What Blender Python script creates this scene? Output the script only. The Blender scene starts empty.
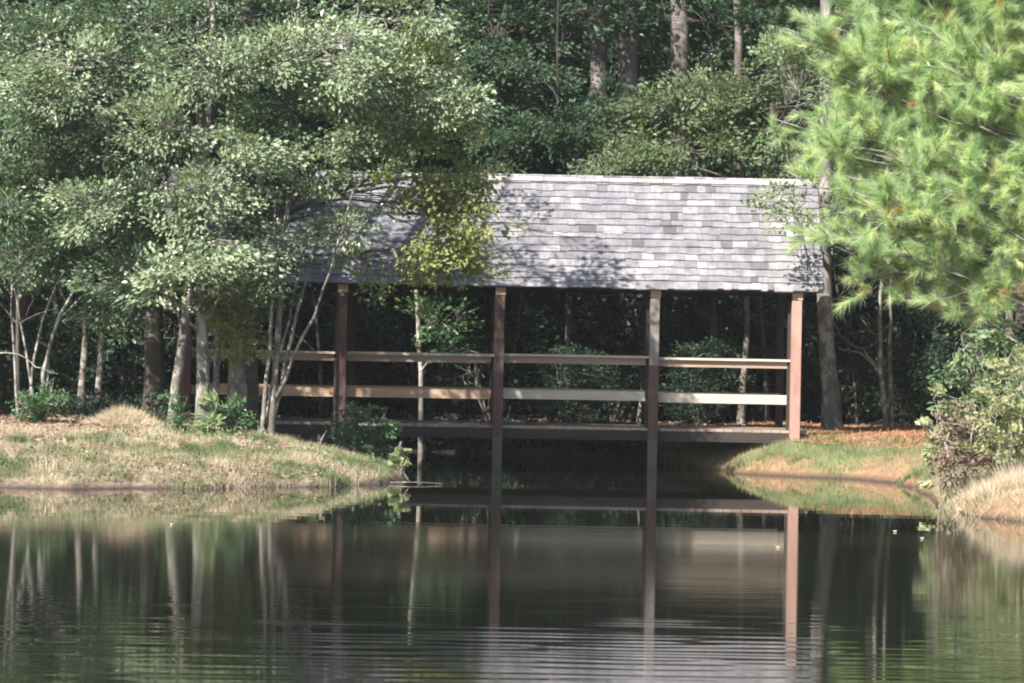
import bpy, math, random
import numpy as np
from mathutils import Matrix, Vector

rng = np.random.default_rng(7)
random.seed(7)
C = bpy.context.scene.collection
SC = bpy.context.scene
R = math.radians

# ------------------------------------------------------------------ camera
F = 3015.0            # focal length in pixels of the 1024 wide picture
H = 1.7               # camera height above the water
RHO = R(1.05)         # camera held slightly tilted
HOR = 11.5            # horizon below the picture centre (px)
cam = bpy.data.cameras.new('camera')
camo = bpy.data.objects.new('camera', cam); C.objects.link(camo)
cam.sensor_width = 36.0
cam.lens = F / 1024 * 36.0
cam.clip_start = 0.1; cam.clip_end = 2000
p = HOR / F
fw = Vector((0, math.cos(p), math.sin(p)))
up0 = Vector((0, -math.sin(p), math.cos(p)))
rt0 = Vector((1, 0, 0))
rt = rt0 * math.cos(RHO) + up0 * math.sin(RHO)
up = up0 * math.cos(RHO) - rt0 * math.sin(RHO)
m = Matrix(((rt.x, up.x, -fw.x, 0), (rt.y, up.y, -fw.y, 0), (rt.z, up.z, -fw.z, H), (0, 0, 0, 1)))
camo.matrix_world = m
cam.dof.use_dof = True
cam.dof.focus_distance = 42
cam.dof.aperture_fstop = 7
SC.camera = camo

# ------------------------------------------------------------------ light
SUN_EL, SUN_AZ = R(40), R(38)       # azimuth: to the left of straight behind the camera
world = bpy.data.worlds.new("World"); SC.world = world; world.use_nodes = True
nt = world.node_tree
sky = nt.nodes.new('ShaderNodeTexSky'); sky.sky_type = 'NISHITA'; sky.sun_disc = False
sky.sun_elevation = SUN_EL
sky.sun_rotation = math.pi + SUN_AZ
nt.links.new(sky.outputs[0], nt.nodes['Background'].inputs[0])
nt.nodes['Background'].inputs[1].default_value = 0.085
sd = bpy.data.lights.new('sun', 'SUN'); sd.energy = 5.0; sd.angle = R(0.53); sd.color = (1, 0.93, 0.82)
so = bpy.data.objects.new('sun', sd); C.objects.link(so)
tosun = Vector((-math.sin(SUN_AZ) * math.cos(SUN_EL), -math.cos(SUN_AZ) * math.cos(SUN_EL), math.sin(SUN_EL)))
so.rotation_euler = tosun.to_track_quat('Z', 'Y').to_euler()
so.location = tosun * 50
SC.view_settings.view_transform = 'Standard'
SC.view_settings.look = 'None'
SC.view_settings.exposure = 1.5
SC.view_settings.gamma = 1
SC.cycles.filter_width = 2.0
SC.cycles.max_bounces = 6
SC.cycles.diffuse_bounces = 3
SC.cycles.glossy_bounces = 3
SC.cycles.transmission_bounces = 3
SC.cycles.use_denoising = True
SC.cycles.sample_clamp_indirect = 6

# ------------------------------------------------------------------ pixel helpers
def unroll(px, py):
    dx, dy = px - 512.0, py - 341.5
    c, s = math.cos(RHO), math.sin(RHO)
    return dx * c + dy * s, -dx * s + dy * c
def P(px, py, D):
    ux, uy = unroll(px, py)
    return np.array((ux / F * D, D, H + (HOR - uy) / F * D))
def W(px, py, z=0.0):
    ux, uy = unroll(px, py)
    D = (H - z) * F / (uy - HOR)
    return (ux / F * D, D)

# ------------------------------------------------------------------ materials
def newmat(name):
    m = bpy.data.materials.new(name); m.use_nodes = True
    n = m.node_tree
    for x in list(n.nodes): n.nodes.remove(x)
    out = n.nodes.new('ShaderNodeOutputMaterial')
    return m, n, out
def ramp(n, fac, stops, interp='LINEAR'):
    r = n.nodes.new('ShaderNodeValToRGB'); r.color_ramp.interpolation = interp
    cr = r.color_ramp
    while len(cr.elements) > 1: cr.elements.remove(cr.elements[-1])
    cr.elements[0].position = stops[0][0]; cr.elements[0].color = (*stops[0][1], 1)
    for s, c in stops[1:]:
        e = cr.elements.new(s); e.color = (*c, 1)
    n.links.new(fac, r.inputs[0])
    return r.outputs[0]
def noise(n, scale, detail=4, rough=.6, vec=None, sc=None, dist=0):
    t = n.nodes.new('ShaderNodeTexNoise'); t.inputs['Scale'].default_value = scale
    t.inputs['Detail'].default_value = detail; t.inputs['Roughness'].default_value = rough
    t.inputs['Distortion'].default_value = dist
    if vec is None:
        tc = n.nodes.new('ShaderNodeTexCoord'); vec = tc.outputs['Object']
    if sc:
        mp = n.nodes.new('ShaderNodeMapping'); mp.inputs['Scale'].default_value = sc
        n.links.new(vec, mp.inputs[0]); vec = mp.outputs[0]
    n.links.new(vec, t.inputs['Vector'])
    return t.outputs[0]
def mix(n, fac, a, b, mode='MIX'):
    x = n.nodes.new('ShaderNodeMix'); x.data_type = 'RGBA'; x.blend_type = mode
    for s, v in ((x.inputs[0], fac), (x.inputs[6], a), (x.inputs[7], b)):
        if isinstance(v, (int, float)): s.default_value = v
        elif isinstance(v, tuple): s.default_value = (*v, 1)
        else: n.links.new(v, s)
    return x.outputs[2]
def attr(n, name='tint'):
    a = n.nodes.new('ShaderNodeAttribute'); a.attribute_name = name
    return a.outputs['Fac']
def bump(n, h, dist, strength=1.0):
    b = n.nodes.new('ShaderNodeBump'); b.inputs['Distance'].default_value = dist
    b.inputs['Strength'].default_value = strength
    n.links.new(h, b.inputs['Height']); return b.outputs[0]

def leaf_mat(name, stops, trans=.35, rough=.45, spec=.5):
    m, n, out = newmat(name)
    col = ramp(n, attr(n), stops)
    pr = n.nodes.new('ShaderNodeBsdfPrincipled')
    n.links.new(col, pr.inputs['Base Color']); pr.inputs['Roughness'].default_value = rough
    pr.inputs['Specular IOR Level'].default_value = spec
    tr = n.nodes.new('ShaderNodeBsdfTranslucent')
    c2 = mix(n, 1.0, col, (1.25, 1.35, .6) if 'leaf' in name or 'needle' in name else (1, 1, .9), 'MULTIPLY')
    n.links.new(c2, tr.inputs['Color'])
    ms = n.nodes.new('ShaderNodeMixShader'); ms.inputs[0].default_value = trans
    n.links.new(pr.outputs[0], ms.inputs[1]); n.links.new(tr.outputs[0], ms.inputs[2])
    n.links.new(ms.outputs[0], out.inputs[0])
    return m
def bark_mat(name, dark, light, patch, scale=9, amount=.5):
    m, n, out = newmat(name)
    f = noise(n, scale, 6, .7, sc=(1, 1, .35))
    col = ramp(n, f, [(.3, dark), (.62, light)])
    g = noise(n, scale * .55, 3, .6, sc=(1, 1, .7))
    gm = ramp(n, g, [(.5 + .2 * (1 - amount) - .1, (0, 0, 0)), (.62 + .2 * (1 - amount) - .1, (1, 1, 1))])
    col = mix(n, gm, col, patch)
    pr = n.nodes.new('ShaderNodeBsdfPrincipled'); pr.inputs['Roughness'].default_value = .9
    n.links.new(col, pr.inputs['Base Color'])
    n.links.new(bump(n, f, .02), pr.inputs['Normal'])
    n.links.new(pr.outputs[0], out.inputs[0])
    return m
def wood_mat(name, dark, light, along='X', stain=None, rough=.8):
    m, n, out = newmat(name)
    sc = {'X': (.6, 14, 14), 'Z': (14, 14, .6), 'Y': (14, .6, 14)}[along]
    f = noise(n, 2.2, 6, .65, sc=sc)
    col = ramp(n, f, [(.3, dark), (.7, light)])
    if stain:
        g = noise(n, 1.3, 4, .7, sc={'X': (1, 2, 2), 'Z': (2, 2, 1), 'Y': (2, 1, 2)}[along])
        col = mix(n, ramp(n, g, [(.45, (0, 0, 0)), (.62, (1, 1, 1))]), col, stain)
    pr = n.nodes.new('ShaderNodeBsdfPrincipled'); pr.inputs['Roughness'].default_value = rough
    n.links.new(col, pr.inputs['Base Color'])
    n.links.new(bump(n, f, .004), pr.inputs['Normal'])
    n.links.new(pr.outputs[0], out.inputs[0])
    return m

M = {}
M['oak'] = leaf_mat('oak_leaf', [(0, (.045, .092, .050)), (.5, (.090, .15, .082)), (.85, (.16, .215, .115)), (1, (.24, .24, .12))], .3, .40, .6)
M['oak_pale'] = leaf_mat('pale_oak_leaf', [(0, (.095, .15, .09)), (.5, (.19, .25, .155)), (.9, (.345, .385, .26)), (1, (.36, .28, .17))], .3, .38, .6)
M['yellow'] = leaf_mat('yellowing_leaf', [(0, (.09, .125, .045)), (.5, (.19, .23, .085)), (.85, (.32, .34, .14)), (1, (.40, .30, .17))], .45, .5, .3)
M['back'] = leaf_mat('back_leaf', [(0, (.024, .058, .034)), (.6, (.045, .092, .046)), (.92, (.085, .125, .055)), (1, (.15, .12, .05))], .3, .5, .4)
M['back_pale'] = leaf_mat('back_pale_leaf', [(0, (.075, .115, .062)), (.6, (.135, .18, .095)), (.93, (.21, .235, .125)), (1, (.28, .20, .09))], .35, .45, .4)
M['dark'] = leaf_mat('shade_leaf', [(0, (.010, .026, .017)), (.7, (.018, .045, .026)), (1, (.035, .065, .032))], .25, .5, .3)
M['fern'] = leaf_mat('fresh_leaf', [(0, (.035, .085, .035)), (.6, (.06, .14, .05)), (1, (.13, .2, .07))], .35, .4, .5)
M['bush'] = leaf_mat('bush_leaf', [(0, (.06, .115, .055)), (.5, (.14, .20, .09)), (.8, (.26, .29, .15)), (1, (.36, .33, .20))], .35, .42, .5)
M['purple'] = leaf_mat('purple_leaf', [(0, (.10, .06, .07)), (.4, (.20, .14, .125)), (.7, (.24, .22, .13)), (1, (.40, .32, .23))], .3, .5, .4)
M['needle'] = leaf_mat('pine_needle', [(0, (.22, .35, .21)), (.5, (.44, .56, .36)), (.88, (.66, .73, .48)), (.97, (.42, .30, .17)), (1, (.42, .30, .17))], .5, .45, .4)
M['grass'] = leaf_mat('grass_blade', [(0, (.05, .11, .035)), (.4, (.13, .20, .08)), (.62, (.32, .29, .18)), (.85, (.50, .41, .30)), (1, (.68, .58, .47))], .35, .6, .2)
M['litter'] = leaf_mat('dead_leaf', [(0, (.08, .04, .03)), (.5, (.30, .20, .15)), (1, (.55, .45, .36))], .1, .8, .2)
M['needle_litter'] = leaf_mat('dead_needles', [(0, (.20, .08, .045)), (.5, (.42, .20, .115)), (1, (.60, .38, .25))], .1, .8, .2)
M['bark'] = bark_mat('grey_bark', (.06, .055, .05), (.17, .16, .145), (.30, .29, .27), 10, .5)
M['bark_pale'] = bark_mat('pale_bark', (.05, .044, .038), (.16, .14, .12), (.29, .27, .245), 16, .5)
M['bark_shade_tone'] = bark_mat('shade_toned_bark', (.025, .022, .02), (.07, .06, .052), (.10, .095, .085), 9, .3)  # bark colour darkened to stand for shade on trunks inside the wood
M['bark_pine'] = bark_mat('pine_bark', (.04, .035, .034), (.12, .10, .097), (.18, .155, .148), 7, .5)
M['twig'] = bark_mat('twig', (.14, .12, .10), (.30, .27, .24), (.4, .38, .35), 12, .5)

def shingle_mat():
    m, n, out = newmat('weathered_shingle')
    t = attr(n)
    col = ramp(n, t, [(0, (.09, .092, .102)), (.35, (.162, .165, .184)), (.7, (.23, .232, .255)), (.92, (.32, .318, .335)), (1, (.30, .275, .26))])
    f = noise(n, 3, 6, .7, sc=(8, 1.2, 1.2))
    f4 = noise(n, 6, 6, .75)
    col = mix(n, .6, col, ramp(n, f4, [(.38, (.6, .6, .62)), (.6, (1.25, 1.22, 1.2))]), 'MULTIPLY')
    col = mix(n, .55, col, ramp(n, f, [(.3, (.55, .55, .56)), (.7, (1.2, 1.18, 1.18))]), 'MULTIPLY')
    g = noise(n, .9, 3, .6)
    col = mix(n, .8, col, ramp(n, g, [(.35, (.72, .72, .78)), (.65, (1.15, 1.11, 1.08))]), 'MULTIPLY')
    pr = n.nodes.new('ShaderNodeBsdfPrincipled'); pr.inputs['Roughness'].default_value = .75
    n.links.new(col, pr.inputs['Base Color'])
    n.links.new(bump(n, f, .004), pr.inputs['Normal'])
    n.links.new(pr.outputs[0], out.inputs[0]); return m
M['shingle'] = shingle_mat()
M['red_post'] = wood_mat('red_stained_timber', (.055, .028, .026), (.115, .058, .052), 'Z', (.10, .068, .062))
M['pink_post'] = wood_mat('sunlit_red_timber', (.22, .12, .10), (.33, .20, .17), 'Z', (.30, .21, .18))  # red timber with sunlight painted into its colour, for the end post
M['grey_post'] = wood_mat('grey_timber', (.13, .115, .11), (.22, .20, .19), 'Z', (.17, .14, .13))
M['pile'] = wood_mat('wet_pile_timber', (.055, .048, .038), (.12, .105, .085), 'Z', (.06, .062, .045))
M['new_wood'] = wood_mat('light_timber', (.34, .22, .15), (.46, .32, .23), 'X')
M['rail'] = wood_mat('rail_timber', (.22, .15, .11), (.36, .26, .20), 'X', (.28, .23, .20))
M['rail_cap'] = wood_mat('rail_cap_timber', (.34, .29, .24), (.50, .44, .38), 'X')
M['deck'] = wood_mat('deck_timber', (.22, .17, .14), (.36, .29, .25), 'X', (.2, .14, .12))
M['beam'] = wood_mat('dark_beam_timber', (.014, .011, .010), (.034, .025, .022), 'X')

# ------------------------------------------------------------------ mesh builder
class MB:
    def __init__(s): s.v = []; s.f = []; s.t = []; s.n = 0
    def add(s, V, Fc, tint=.5):
        V = np.asarray(V, float).reshape(-1, 3); Fc = np.asarray(Fc, int)
        s.v.append(V); s.f.append(Fc + s.n); s.n += len(V)
        s.t.append(np.full(len(V), tint) if np.isscalar(tint) else np.asarray(tint, float))
    def box(s, c, d, rot=None, tint=.5):
        x, y, z = [q / 2 for q in d]
        V = np.array([(-x, -y, -z), (x, -y, -z), (x, y, -z), (-x, y, -z), (-x, -y, z), (x, -y, z), (x, y, z), (-x, y, z)])
        if rot is not None: V = V @ np.array(rot).T
        s.add(V + np.array(c), [(0, 3, 2, 1), (4, 5, 6, 7), (0, 1, 5, 4), (1, 2, 6, 5), (2, 3, 7, 6), (3, 0, 4, 7)], tint)
    def tube(s, pts, rad, k=7, cap=True, tint=.5):
        pts = np.asarray(pts, float); n = len(pts); rad = np.broadcast_to(rad, (n,))
        d = np.gradient(pts, axis=0); d /= np.linalg.norm(d, axis=1)[:, None] + 1e-9
        ref = np.array((1., 0, 0)) if abs(d[:, 0]).mean() < .7 else np.array((0, 0, 1.))
        u = np.cross(d, ref); u /= np.linalg.norm(u, axis=1)[:, None] + 1e-9
        w = np.cross(d, u)
        a = np.arange(k) * 2 * math.pi / k
        V = pts[:, None] + rad[:, None, None] * (np.cos(a)[None, :, None] * u[:, None] + np.sin(a)[None, :, None] * w[:, None])
        i = np.arange(n - 1)[:, None] * k; j = np.arange(k)[None]; j2 = (j + 1) % k
        Q = np.stack([i + j, i + j2, i + k + j2, i + k + j], -1).reshape(-1, 4)
        s.add(V, Q, tint)
    def cones(s, A, B, ra, rb):
        A = np.asarray(A, float); B = np.asarray(B, float); n = len(A)
        if n == 0: return
        d = B - A; d /= np.linalg.norm(d, axis=1)[:, None] + 1e-9
        ref = np.where(abs(d[:, 2:3]) < .8, np.array([[0, 0, 1.]]), np.array([[1., 0, 0]]))
        u = np.cross(d, ref); u /= np.linalg.norm(u, axis=1)[:, None]; w = np.cross(d, u)
        a = np.arange(3) * 2 * math.pi / 3
        ring = np.cos(a)[None, :, None] * u[:, None] + np.sin(a)[None, :, None] * w[:, None]
        ra = np.broadcast_to(ra, (n,))[:, None, None]; rb = np.broadcast_to(rb, (n,))[:, None, None]
        V = np.concatenate([A[:, None] + ring * ra, B[:, None] + ring * rb], 1).reshape(-1, 3)
        b = np.arange(n)[:, None, None] * 6
        Q = np.array([(0, 1, 4, 3), (1, 2, 5, 4), (2, 0, 3, 5)])[None]
        s.add(V, (b + Q).reshape(-1, 4))
    def leaves(s, Cn, ax, nr, L, Wd, tint):
        n = len(Cn)
        ax = ax / (np.linalg.norm(ax, axis=1)[:, None] + 1e-9)
        sd_ = np.cross(ax, nr); sd_ /= np.linalg.norm(sd_, axis=1)[:, None] + 1e-9
        nn = np.cross(sd_, ax)
        L = np.broadcast_to(L, (n,))[:, None]; Wd = np.broadcast_to(Wd, (n,))[:, None]
        V = np.stack([Cn - ax * L * .5, Cn + sd_ * Wd * .5 + nn * L * .08, Cn + ax * L * .5, Cn - sd_ * Wd * .5 + nn * L * .08], 1).reshape(-1, 3)
        s.add(V, np.arange(4 * n).reshape(n, 4), np.repeat(tint, 4))
    def blades(s, B, tip, w, tint):
        n = len(B); d = tip - B
        sd_ = np.cross(d, rng.normal(size=(n, 3))); sd_ /= np.linalg.norm(sd_, axis=1)[:, None] + 1e-9
        w = np.broadcast_to(w, (n,))[:, None]
        V = np.stack([B - sd_ * w * .5, B + sd_ * w * .5, tip], 1).reshape(-1, 3)
        s.add(V, np.arange(3 * n).reshape(n, 3), np.repeat(tint, 3))
    def mesh(s, name, mat, smooth=False):
        me = bpy.data.meshes.new(name)
        if not s.v:
            return me
        V = np.concatenate(s.v); T = np.concatenate(s.t)
        me.vertices.add(len(V)); me.vertices.foreach_set('co', V.astype(np.float32).ravel())
        loops = np.concatenate([f.ravel() for f in s.f])
        sizes = np.concatenate([np.full(f.shape[0], f.shape[1]) for f in s.f])
        me.loops.add(len(loops)); me.loops.foreach_set('vertex_index', loops.astype(np.int32))
        me.polygons.add(len(sizes))
        me.polygons.foreach_set('loop_start', np.concatenate([[0], np.cumsum(sizes)[:-1]]).astype(np.int32))
        me.polygons.foreach_set('use_smooth', np.full(len(sizes), bool(smooth)))
        me.update(calc_edges=True)
        a = me.attributes.new('tint', 'FLOAT', 'POINT'); a.data.foreach_set('value', T.astype(np.float32))
        me.materials.append(mat)
        return me
    def build(s, name, mat, parent=None, smooth=False):
        o = bpy.data.objects.new(name, s.mesh(name, mat, smooth)); C.objects.link(o)
        if parent is not None: o.parent = parent
        return o
def tag(o, label=None, cat=None, group=None, kind=None):
    for k, v in (('label', label), ('category', cat), ('group', group), ('kind', kind)):
        if v: o[k] = v
    return o
def empty(name, loc, label, cat, group=None, rz=0):
    o = bpy.data.objects.new(name, None); C.objects.link(o); o.location = loc; o.rotation_euler = (0, 0, rz)
    o.empty_display_size = .3
    return tag(o, label, cat, group)
def copy_tree(src, loc, rz=0, sc=1.0, label=None, group=None, tilt=(0, 0)):
    r = src.copy(); C.objects.link(r); r.location = loc; r.rotation_euler = (tilt[0], tilt[1], rz)
    r.scale = (sc, sc, sc) if np.isscalar(sc) else sc
    if label: r['label'] = label
    if group: r['group'] = group
    for ch in src.children:
        c = ch.copy(); C.objects.link(c); c.parent = r
    return r

# value noise in numpy
def vnoise(x, y, seed=0):
    x = np.asarray(x, float); y = np.asarray(y, float)
    xi = np.floor(x); yi = np.floor(y); fx = x - xi; fy = y - yi
    fx = fx * fx * (3 - 2 * fx); fy = fy * fy * (3 - 2 * fy)
    def h(a, b):
        v = np.sin(a * 127.1 + b * 311.7 + seed * 74.7) * 43758.5453
        return v - np.floor(v)
    return (h(xi, yi) * (1 - fx) * (1 - fy) + h(xi + 1, yi) * fx * (1 - fy) + h(xi, yi + 1) * (1 - fx) * fy + h(xi + 1, yi + 1) * fx * fy)

# ------------------------------------------------------------------ terrain
shore = [(-60, 33), W(-200, 484), W(0, 487), W(70, 489), W(130, 488), W(200, 489), W(270, 487), W(330, 487), W(380, 484), (-1.42, 40.4),
         (-2.0, 42.2), (-2.9, 43.6), (-3.2, 46), (-3.1, 49), (-2.6, 51.2), (-1.2, 51.0), (.3, 49.8), (1.3, 48.6), (2.1, 47.6), (2.6, 46.3),
         W(712, 470), W(745, 474), W(800, 477), W(860, 479), W(905, 484), W(930, 494), W(942, 507), W(975, 518), W(1030, 523), W(1100, 528),
         (9.5, 31), (16, 29), (60, 28), (60, 10), (8, 6), (-8, 5.5), (-60, 9)]
S = np.array(shore, float)
def sdist(x, y):
    x = np.asarray(x, float); y = np.asarray(y, float)
    best = np.full(x.shape, 1e9); inside = np.zeros(x.shape, bool)
    for i in range(len(S)):
        a = S[i]; b = S[(i + 1) % len(S)]; d = b - a
        t = np.clip(((x - a[0]) * d[0] + (y - a[1]) * d[1]) / (d @ d), 0, 1)
        best = np.minimum(best, np.hypot(x - a[0] - t * d[0], y - a[1] - t * d[1]))
        c = ((a[1] > y) != (b[1] > y))
        with np.errstate(divide='ignore', invalid='ignore'):
            xx = (b[0] - a[0]) * (y - a[1]) / (b[1] - a[1] + 1e-12) + a[0]
        inside ^= c & (x < xx)
    return np.where(inside, -best, best)
MX, MY = P(124, 440, 40.6)[:2]           # mound
def G(x, y):
    x = np.asarray(x, float); y = np.asarray(y, float)
    d = sdist(x, y) + .25 * (vnoise(x * 1.3, y * 1.3, 3) - .5) + .1 * (vnoise(x * 4, y * 4, 4) - .5) + .09 * (vnoise(x * 9, y * 9, 9) - .5)
    left = 1 / (1 + np.exp((x + .5) * 2)) * 1 / (1 + np.exp((y - 50)))
    hm = .52 + .09 * left; sc = .75 + .75 * left
    land = hm * (1 - np.exp(-np.maximum(d, 0) / sc)) + .05 * np.clip(d / .08, 0, 1)
    land += (.10 * (vnoise(x * .9, y * .9, 5) - .5) + .05 * (vnoise(x * 2.7, y * 2.7, 6) - .5) + .02 * (vnoise(x * 8, y * 8, 8) - .5)) * np.clip(d / 1.5, 0, 1)
    land += .05 * np.maximum(0, y - 56) * np.exp(-np.maximum(0, y - 120) / 60)
    r2 = ((x - MX) / .25) ** 2 + ((y - MY) / .4) ** 2
    land += .15 * np.exp(-r2) * (.55 + .9 * vnoise(x * 5, y * 5, 15))
    return np.where(d > 0, land, np.maximum(-1.3, d * .45) - .02)
def g(x, y): return float(G(np.array([x]), np.array([y]))[0])
def grow(a, b, n, far):
    t = np.linspace(0, 1, n + 1)[1:]
    return a + (b - a) * t ** 2.2 if far else None
xs = np.concatenate([-8.5 - (392 * (np.linspace(1, 0, 26)[:-1] ** 2.6)), np.arange(-8.5, 8.5, .085), 8.5 + (392 * (np.linspace(0, 1, 26) ** 2.6))])
ys = np.concatenate([np.linspace(-60, 4, 10)[:-1], np.linspace(4, 29, 26)[:-1], np.arange(29, 53, .085), 53 + 547 * (np.linspace(0, 1, 40) ** 2.2)])
X, Y = np.meshgrid(xs, ys); Z = G(X, Y)
ny, nx = X.shape
tb = MB()
I = np.arange(ny - 1)[:, None] * nx + np.arange(nx - 1)[None]
d_ = sdist(X, Y)
# green share of the ground cover: near the right shore and patches at the left
def green(x, y):
    dd = sdist(x, y)
    gr = np.clip(1.5 - abs(dd - .8) / .8, 0, 1) * np.where(x > 0, 1, .55)
    gr *= np.clip((vnoise(x * 1.1, y * 1.1, 11) - .35) * 3, 0, 1) * .75 + .25 * (x > 0)
    return np.where(y > 52, 0, gr)
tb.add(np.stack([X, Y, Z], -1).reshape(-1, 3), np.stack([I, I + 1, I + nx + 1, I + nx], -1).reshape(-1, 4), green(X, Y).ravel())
mg, n, out = newmat('bank_ground')
f1 = noise(n, 7, 8, .75); f2 = noise(n, .8, 3, .6); f3 = noise(n, 30, 4, .7)
straw = ramp(n, f1, [(.36, (.06, .035, .025)), (.48, (.25, .17, .13)), (.66, (.50, .40, .32))])
geo = n.nodes.new('ShaderNodeNewGeometry'); sep = n.nodes.new('ShaderNodeSeparateXYZ'); n.links.new(geo.outputs['Position'], sep.inputs[0])
red = ramp(n, f1, [(.3, (.12, .055, .035)), (.6, (.36, .20, .12))])
xr = n.nodes.new('ShaderNodeMapRange'); xr.inputs[1].default_value = 1.5; xr.inputs[2].default_value = 3; n.links.new(sep.outputs[0], xr.inputs[0])
col = mix(n, xr.outputs[0], straw, red)
grs = ramp(n, f3, [(.3, (.05, .09, .03)), (.7, (.20, .22, .09))])
col = mix(n, attr(n), col, grs)
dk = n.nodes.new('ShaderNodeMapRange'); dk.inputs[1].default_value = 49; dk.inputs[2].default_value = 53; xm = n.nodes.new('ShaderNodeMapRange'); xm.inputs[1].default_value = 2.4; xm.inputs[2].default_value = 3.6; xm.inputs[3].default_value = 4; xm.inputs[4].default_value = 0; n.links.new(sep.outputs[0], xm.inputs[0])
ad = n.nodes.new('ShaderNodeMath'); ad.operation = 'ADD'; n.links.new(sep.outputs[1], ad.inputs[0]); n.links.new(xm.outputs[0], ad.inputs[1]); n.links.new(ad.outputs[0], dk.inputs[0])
col = mix(n, dk.outputs[0], col, ramp(n, f1, [(.3, (.02, .014, .01)), (.7, (.085, .05, .034))]))  # darker litter in the wood, carried forward under the bridge to paint shade
mud = n.nodes.new('ShaderNodeMapRange'); mud.inputs[1].default_value = .09; mud.inputs[2].default_value = .0; n.links.new(sep.outputs[2], mud.inputs[0])
col = mix(n, mud.outputs[0], col, (.045, .032, .024))
pr = n.nodes.new('ShaderNodeBsdfPrincipled'); pr.inputs['Roughness'].default_value = .95
n.links.new(col, pr.inputs['Base Color']); n.links.new(bump(n, f1, .05), pr.inputs['Normal']); n.links.new(pr.outputs[0], out.inputs[0])
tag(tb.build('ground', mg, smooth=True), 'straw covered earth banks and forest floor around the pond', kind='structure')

# ------------------------------------------------------------------ water with wind ripples
mw, n, out = newmat('pond_water')
pr = n.nodes.new('ShaderNodeBsdfPrincipled')
pr.inputs['Base Color'].default_value = (.007, .009, .006, 1); pr.inputs['Roughness'].default_value = .025
rm_ = n.nodes.new('ShaderNodeMapRange'); rm_.inputs[3].default_value = .02; rm_.inputs[4].default_value = .072; n.links.new(attr(n), rm_.inputs[0]); n.links.new(rm_.outputs[0], pr.inputs['Roughness'])
pr.inputs['IOR'].default_value = 1.333
n.links.new(pr.outputs[0], out.inputs[0])
wx = np.concatenate([[-70, -30, -15], np.arange(-7, 7.01, .11), [15, 30, 70]])
wy = np.concatenate([[4, 8, 11, 13], np.arange(14.6, 31.5, .028), np.arange(31.6, 56, .12)])
WX, WY = np.meshgrid(wx, wy)
edge = 29.6 + 1.2 * (vnoise(WX * .12, WX * 0, 21) - .5)
ruf = 1 / (1 + np.exp((WY - edge) * 7))
near = np.clip((24 - WY) / 7, 0, 1)
WZ = np.zeros_like(WX)
for k in range(9):
    lam = [.17, .2, .23, .27, .31, .18, .15, .21, .25][k]; th = rng.normal(0, .10); ph = rng.uniform(0, 6.28)
    kk = 2 * math.pi / lam
    env = .3 + 1.4 * vnoise(WX * 1.5 + k * 9, WY * .09 * (1 + k % 3), 30 + k)
    slope = [.006, .006, .0055, .0045 * (.3 + .9 * near), .006 * near, .004, .005, .004, .004][k]
    WZ += slope / kk * env * np.sin(kk * (WY * math.cos(th) + WX * math.sin(th)) + ph + 5 * vnoise(WX * 1.3, WY * .9, 50 + k))
patch = .85 + .3 * vnoise(WX * .10, WY * .15, 77)
WZ *= ruf * patch * (.18 + .52 * near)
lamc = .6; WZ += .00012 * np.sin(2 * math.pi * WY / lamc + 3 * vnoise(WX * .5, WY * .5, 90)) * (1 - ruf)
lim = (abs(WX) < 7.2) & (WY > 14.5) & (WY < 54); WZ = np.where(lim, WZ, 0)
wb = MB(); nyw, nxw = WX.shape
I = np.arange(nyw - 1)[:, None] * nxw + np.arange(nxw - 1)[None]
wb.add(np.stack([WX, WY, WZ], -1).reshape(-1, 3), np.stack([I, I + 1, I + nxw + 1, I + nxw], -1).reshape(-1, 4), (ruf * (1 - .75 * near) * (.7 + .45 * vnoise(WX * .25, WY * 1.1, 78))).ravel())
tag(wb.build('pond_water', mw, smooth=True), 'dark still pond water with a wind ruffled near part', kind='structure')

# ------------------------------------------------------------------ bridge
BY = 45.0; BW = 2.4                      # front post line and width
DECK = .62; EAVE = 2.69; RIDGE = 4.40; OV = .16
posts_x = [P(187, 353, BY)[0], P(342, 353, BY)[0], P(499, 353, BY)[0], P(653.5, 353, BY)[0], P(795, 353, BY)[0]]
x0 = P(157, 290, BY)[0]; x1 = P(823, 290, BY)[0]
br = empty('covered_bridge', (0, BY, 0), 'wooden footbridge under a grey shingled gable roof across the inlet', 'covered bridge')
def L_(y): return y - 0.0
DPOST = .145
ridge_y = BW / 2
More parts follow.
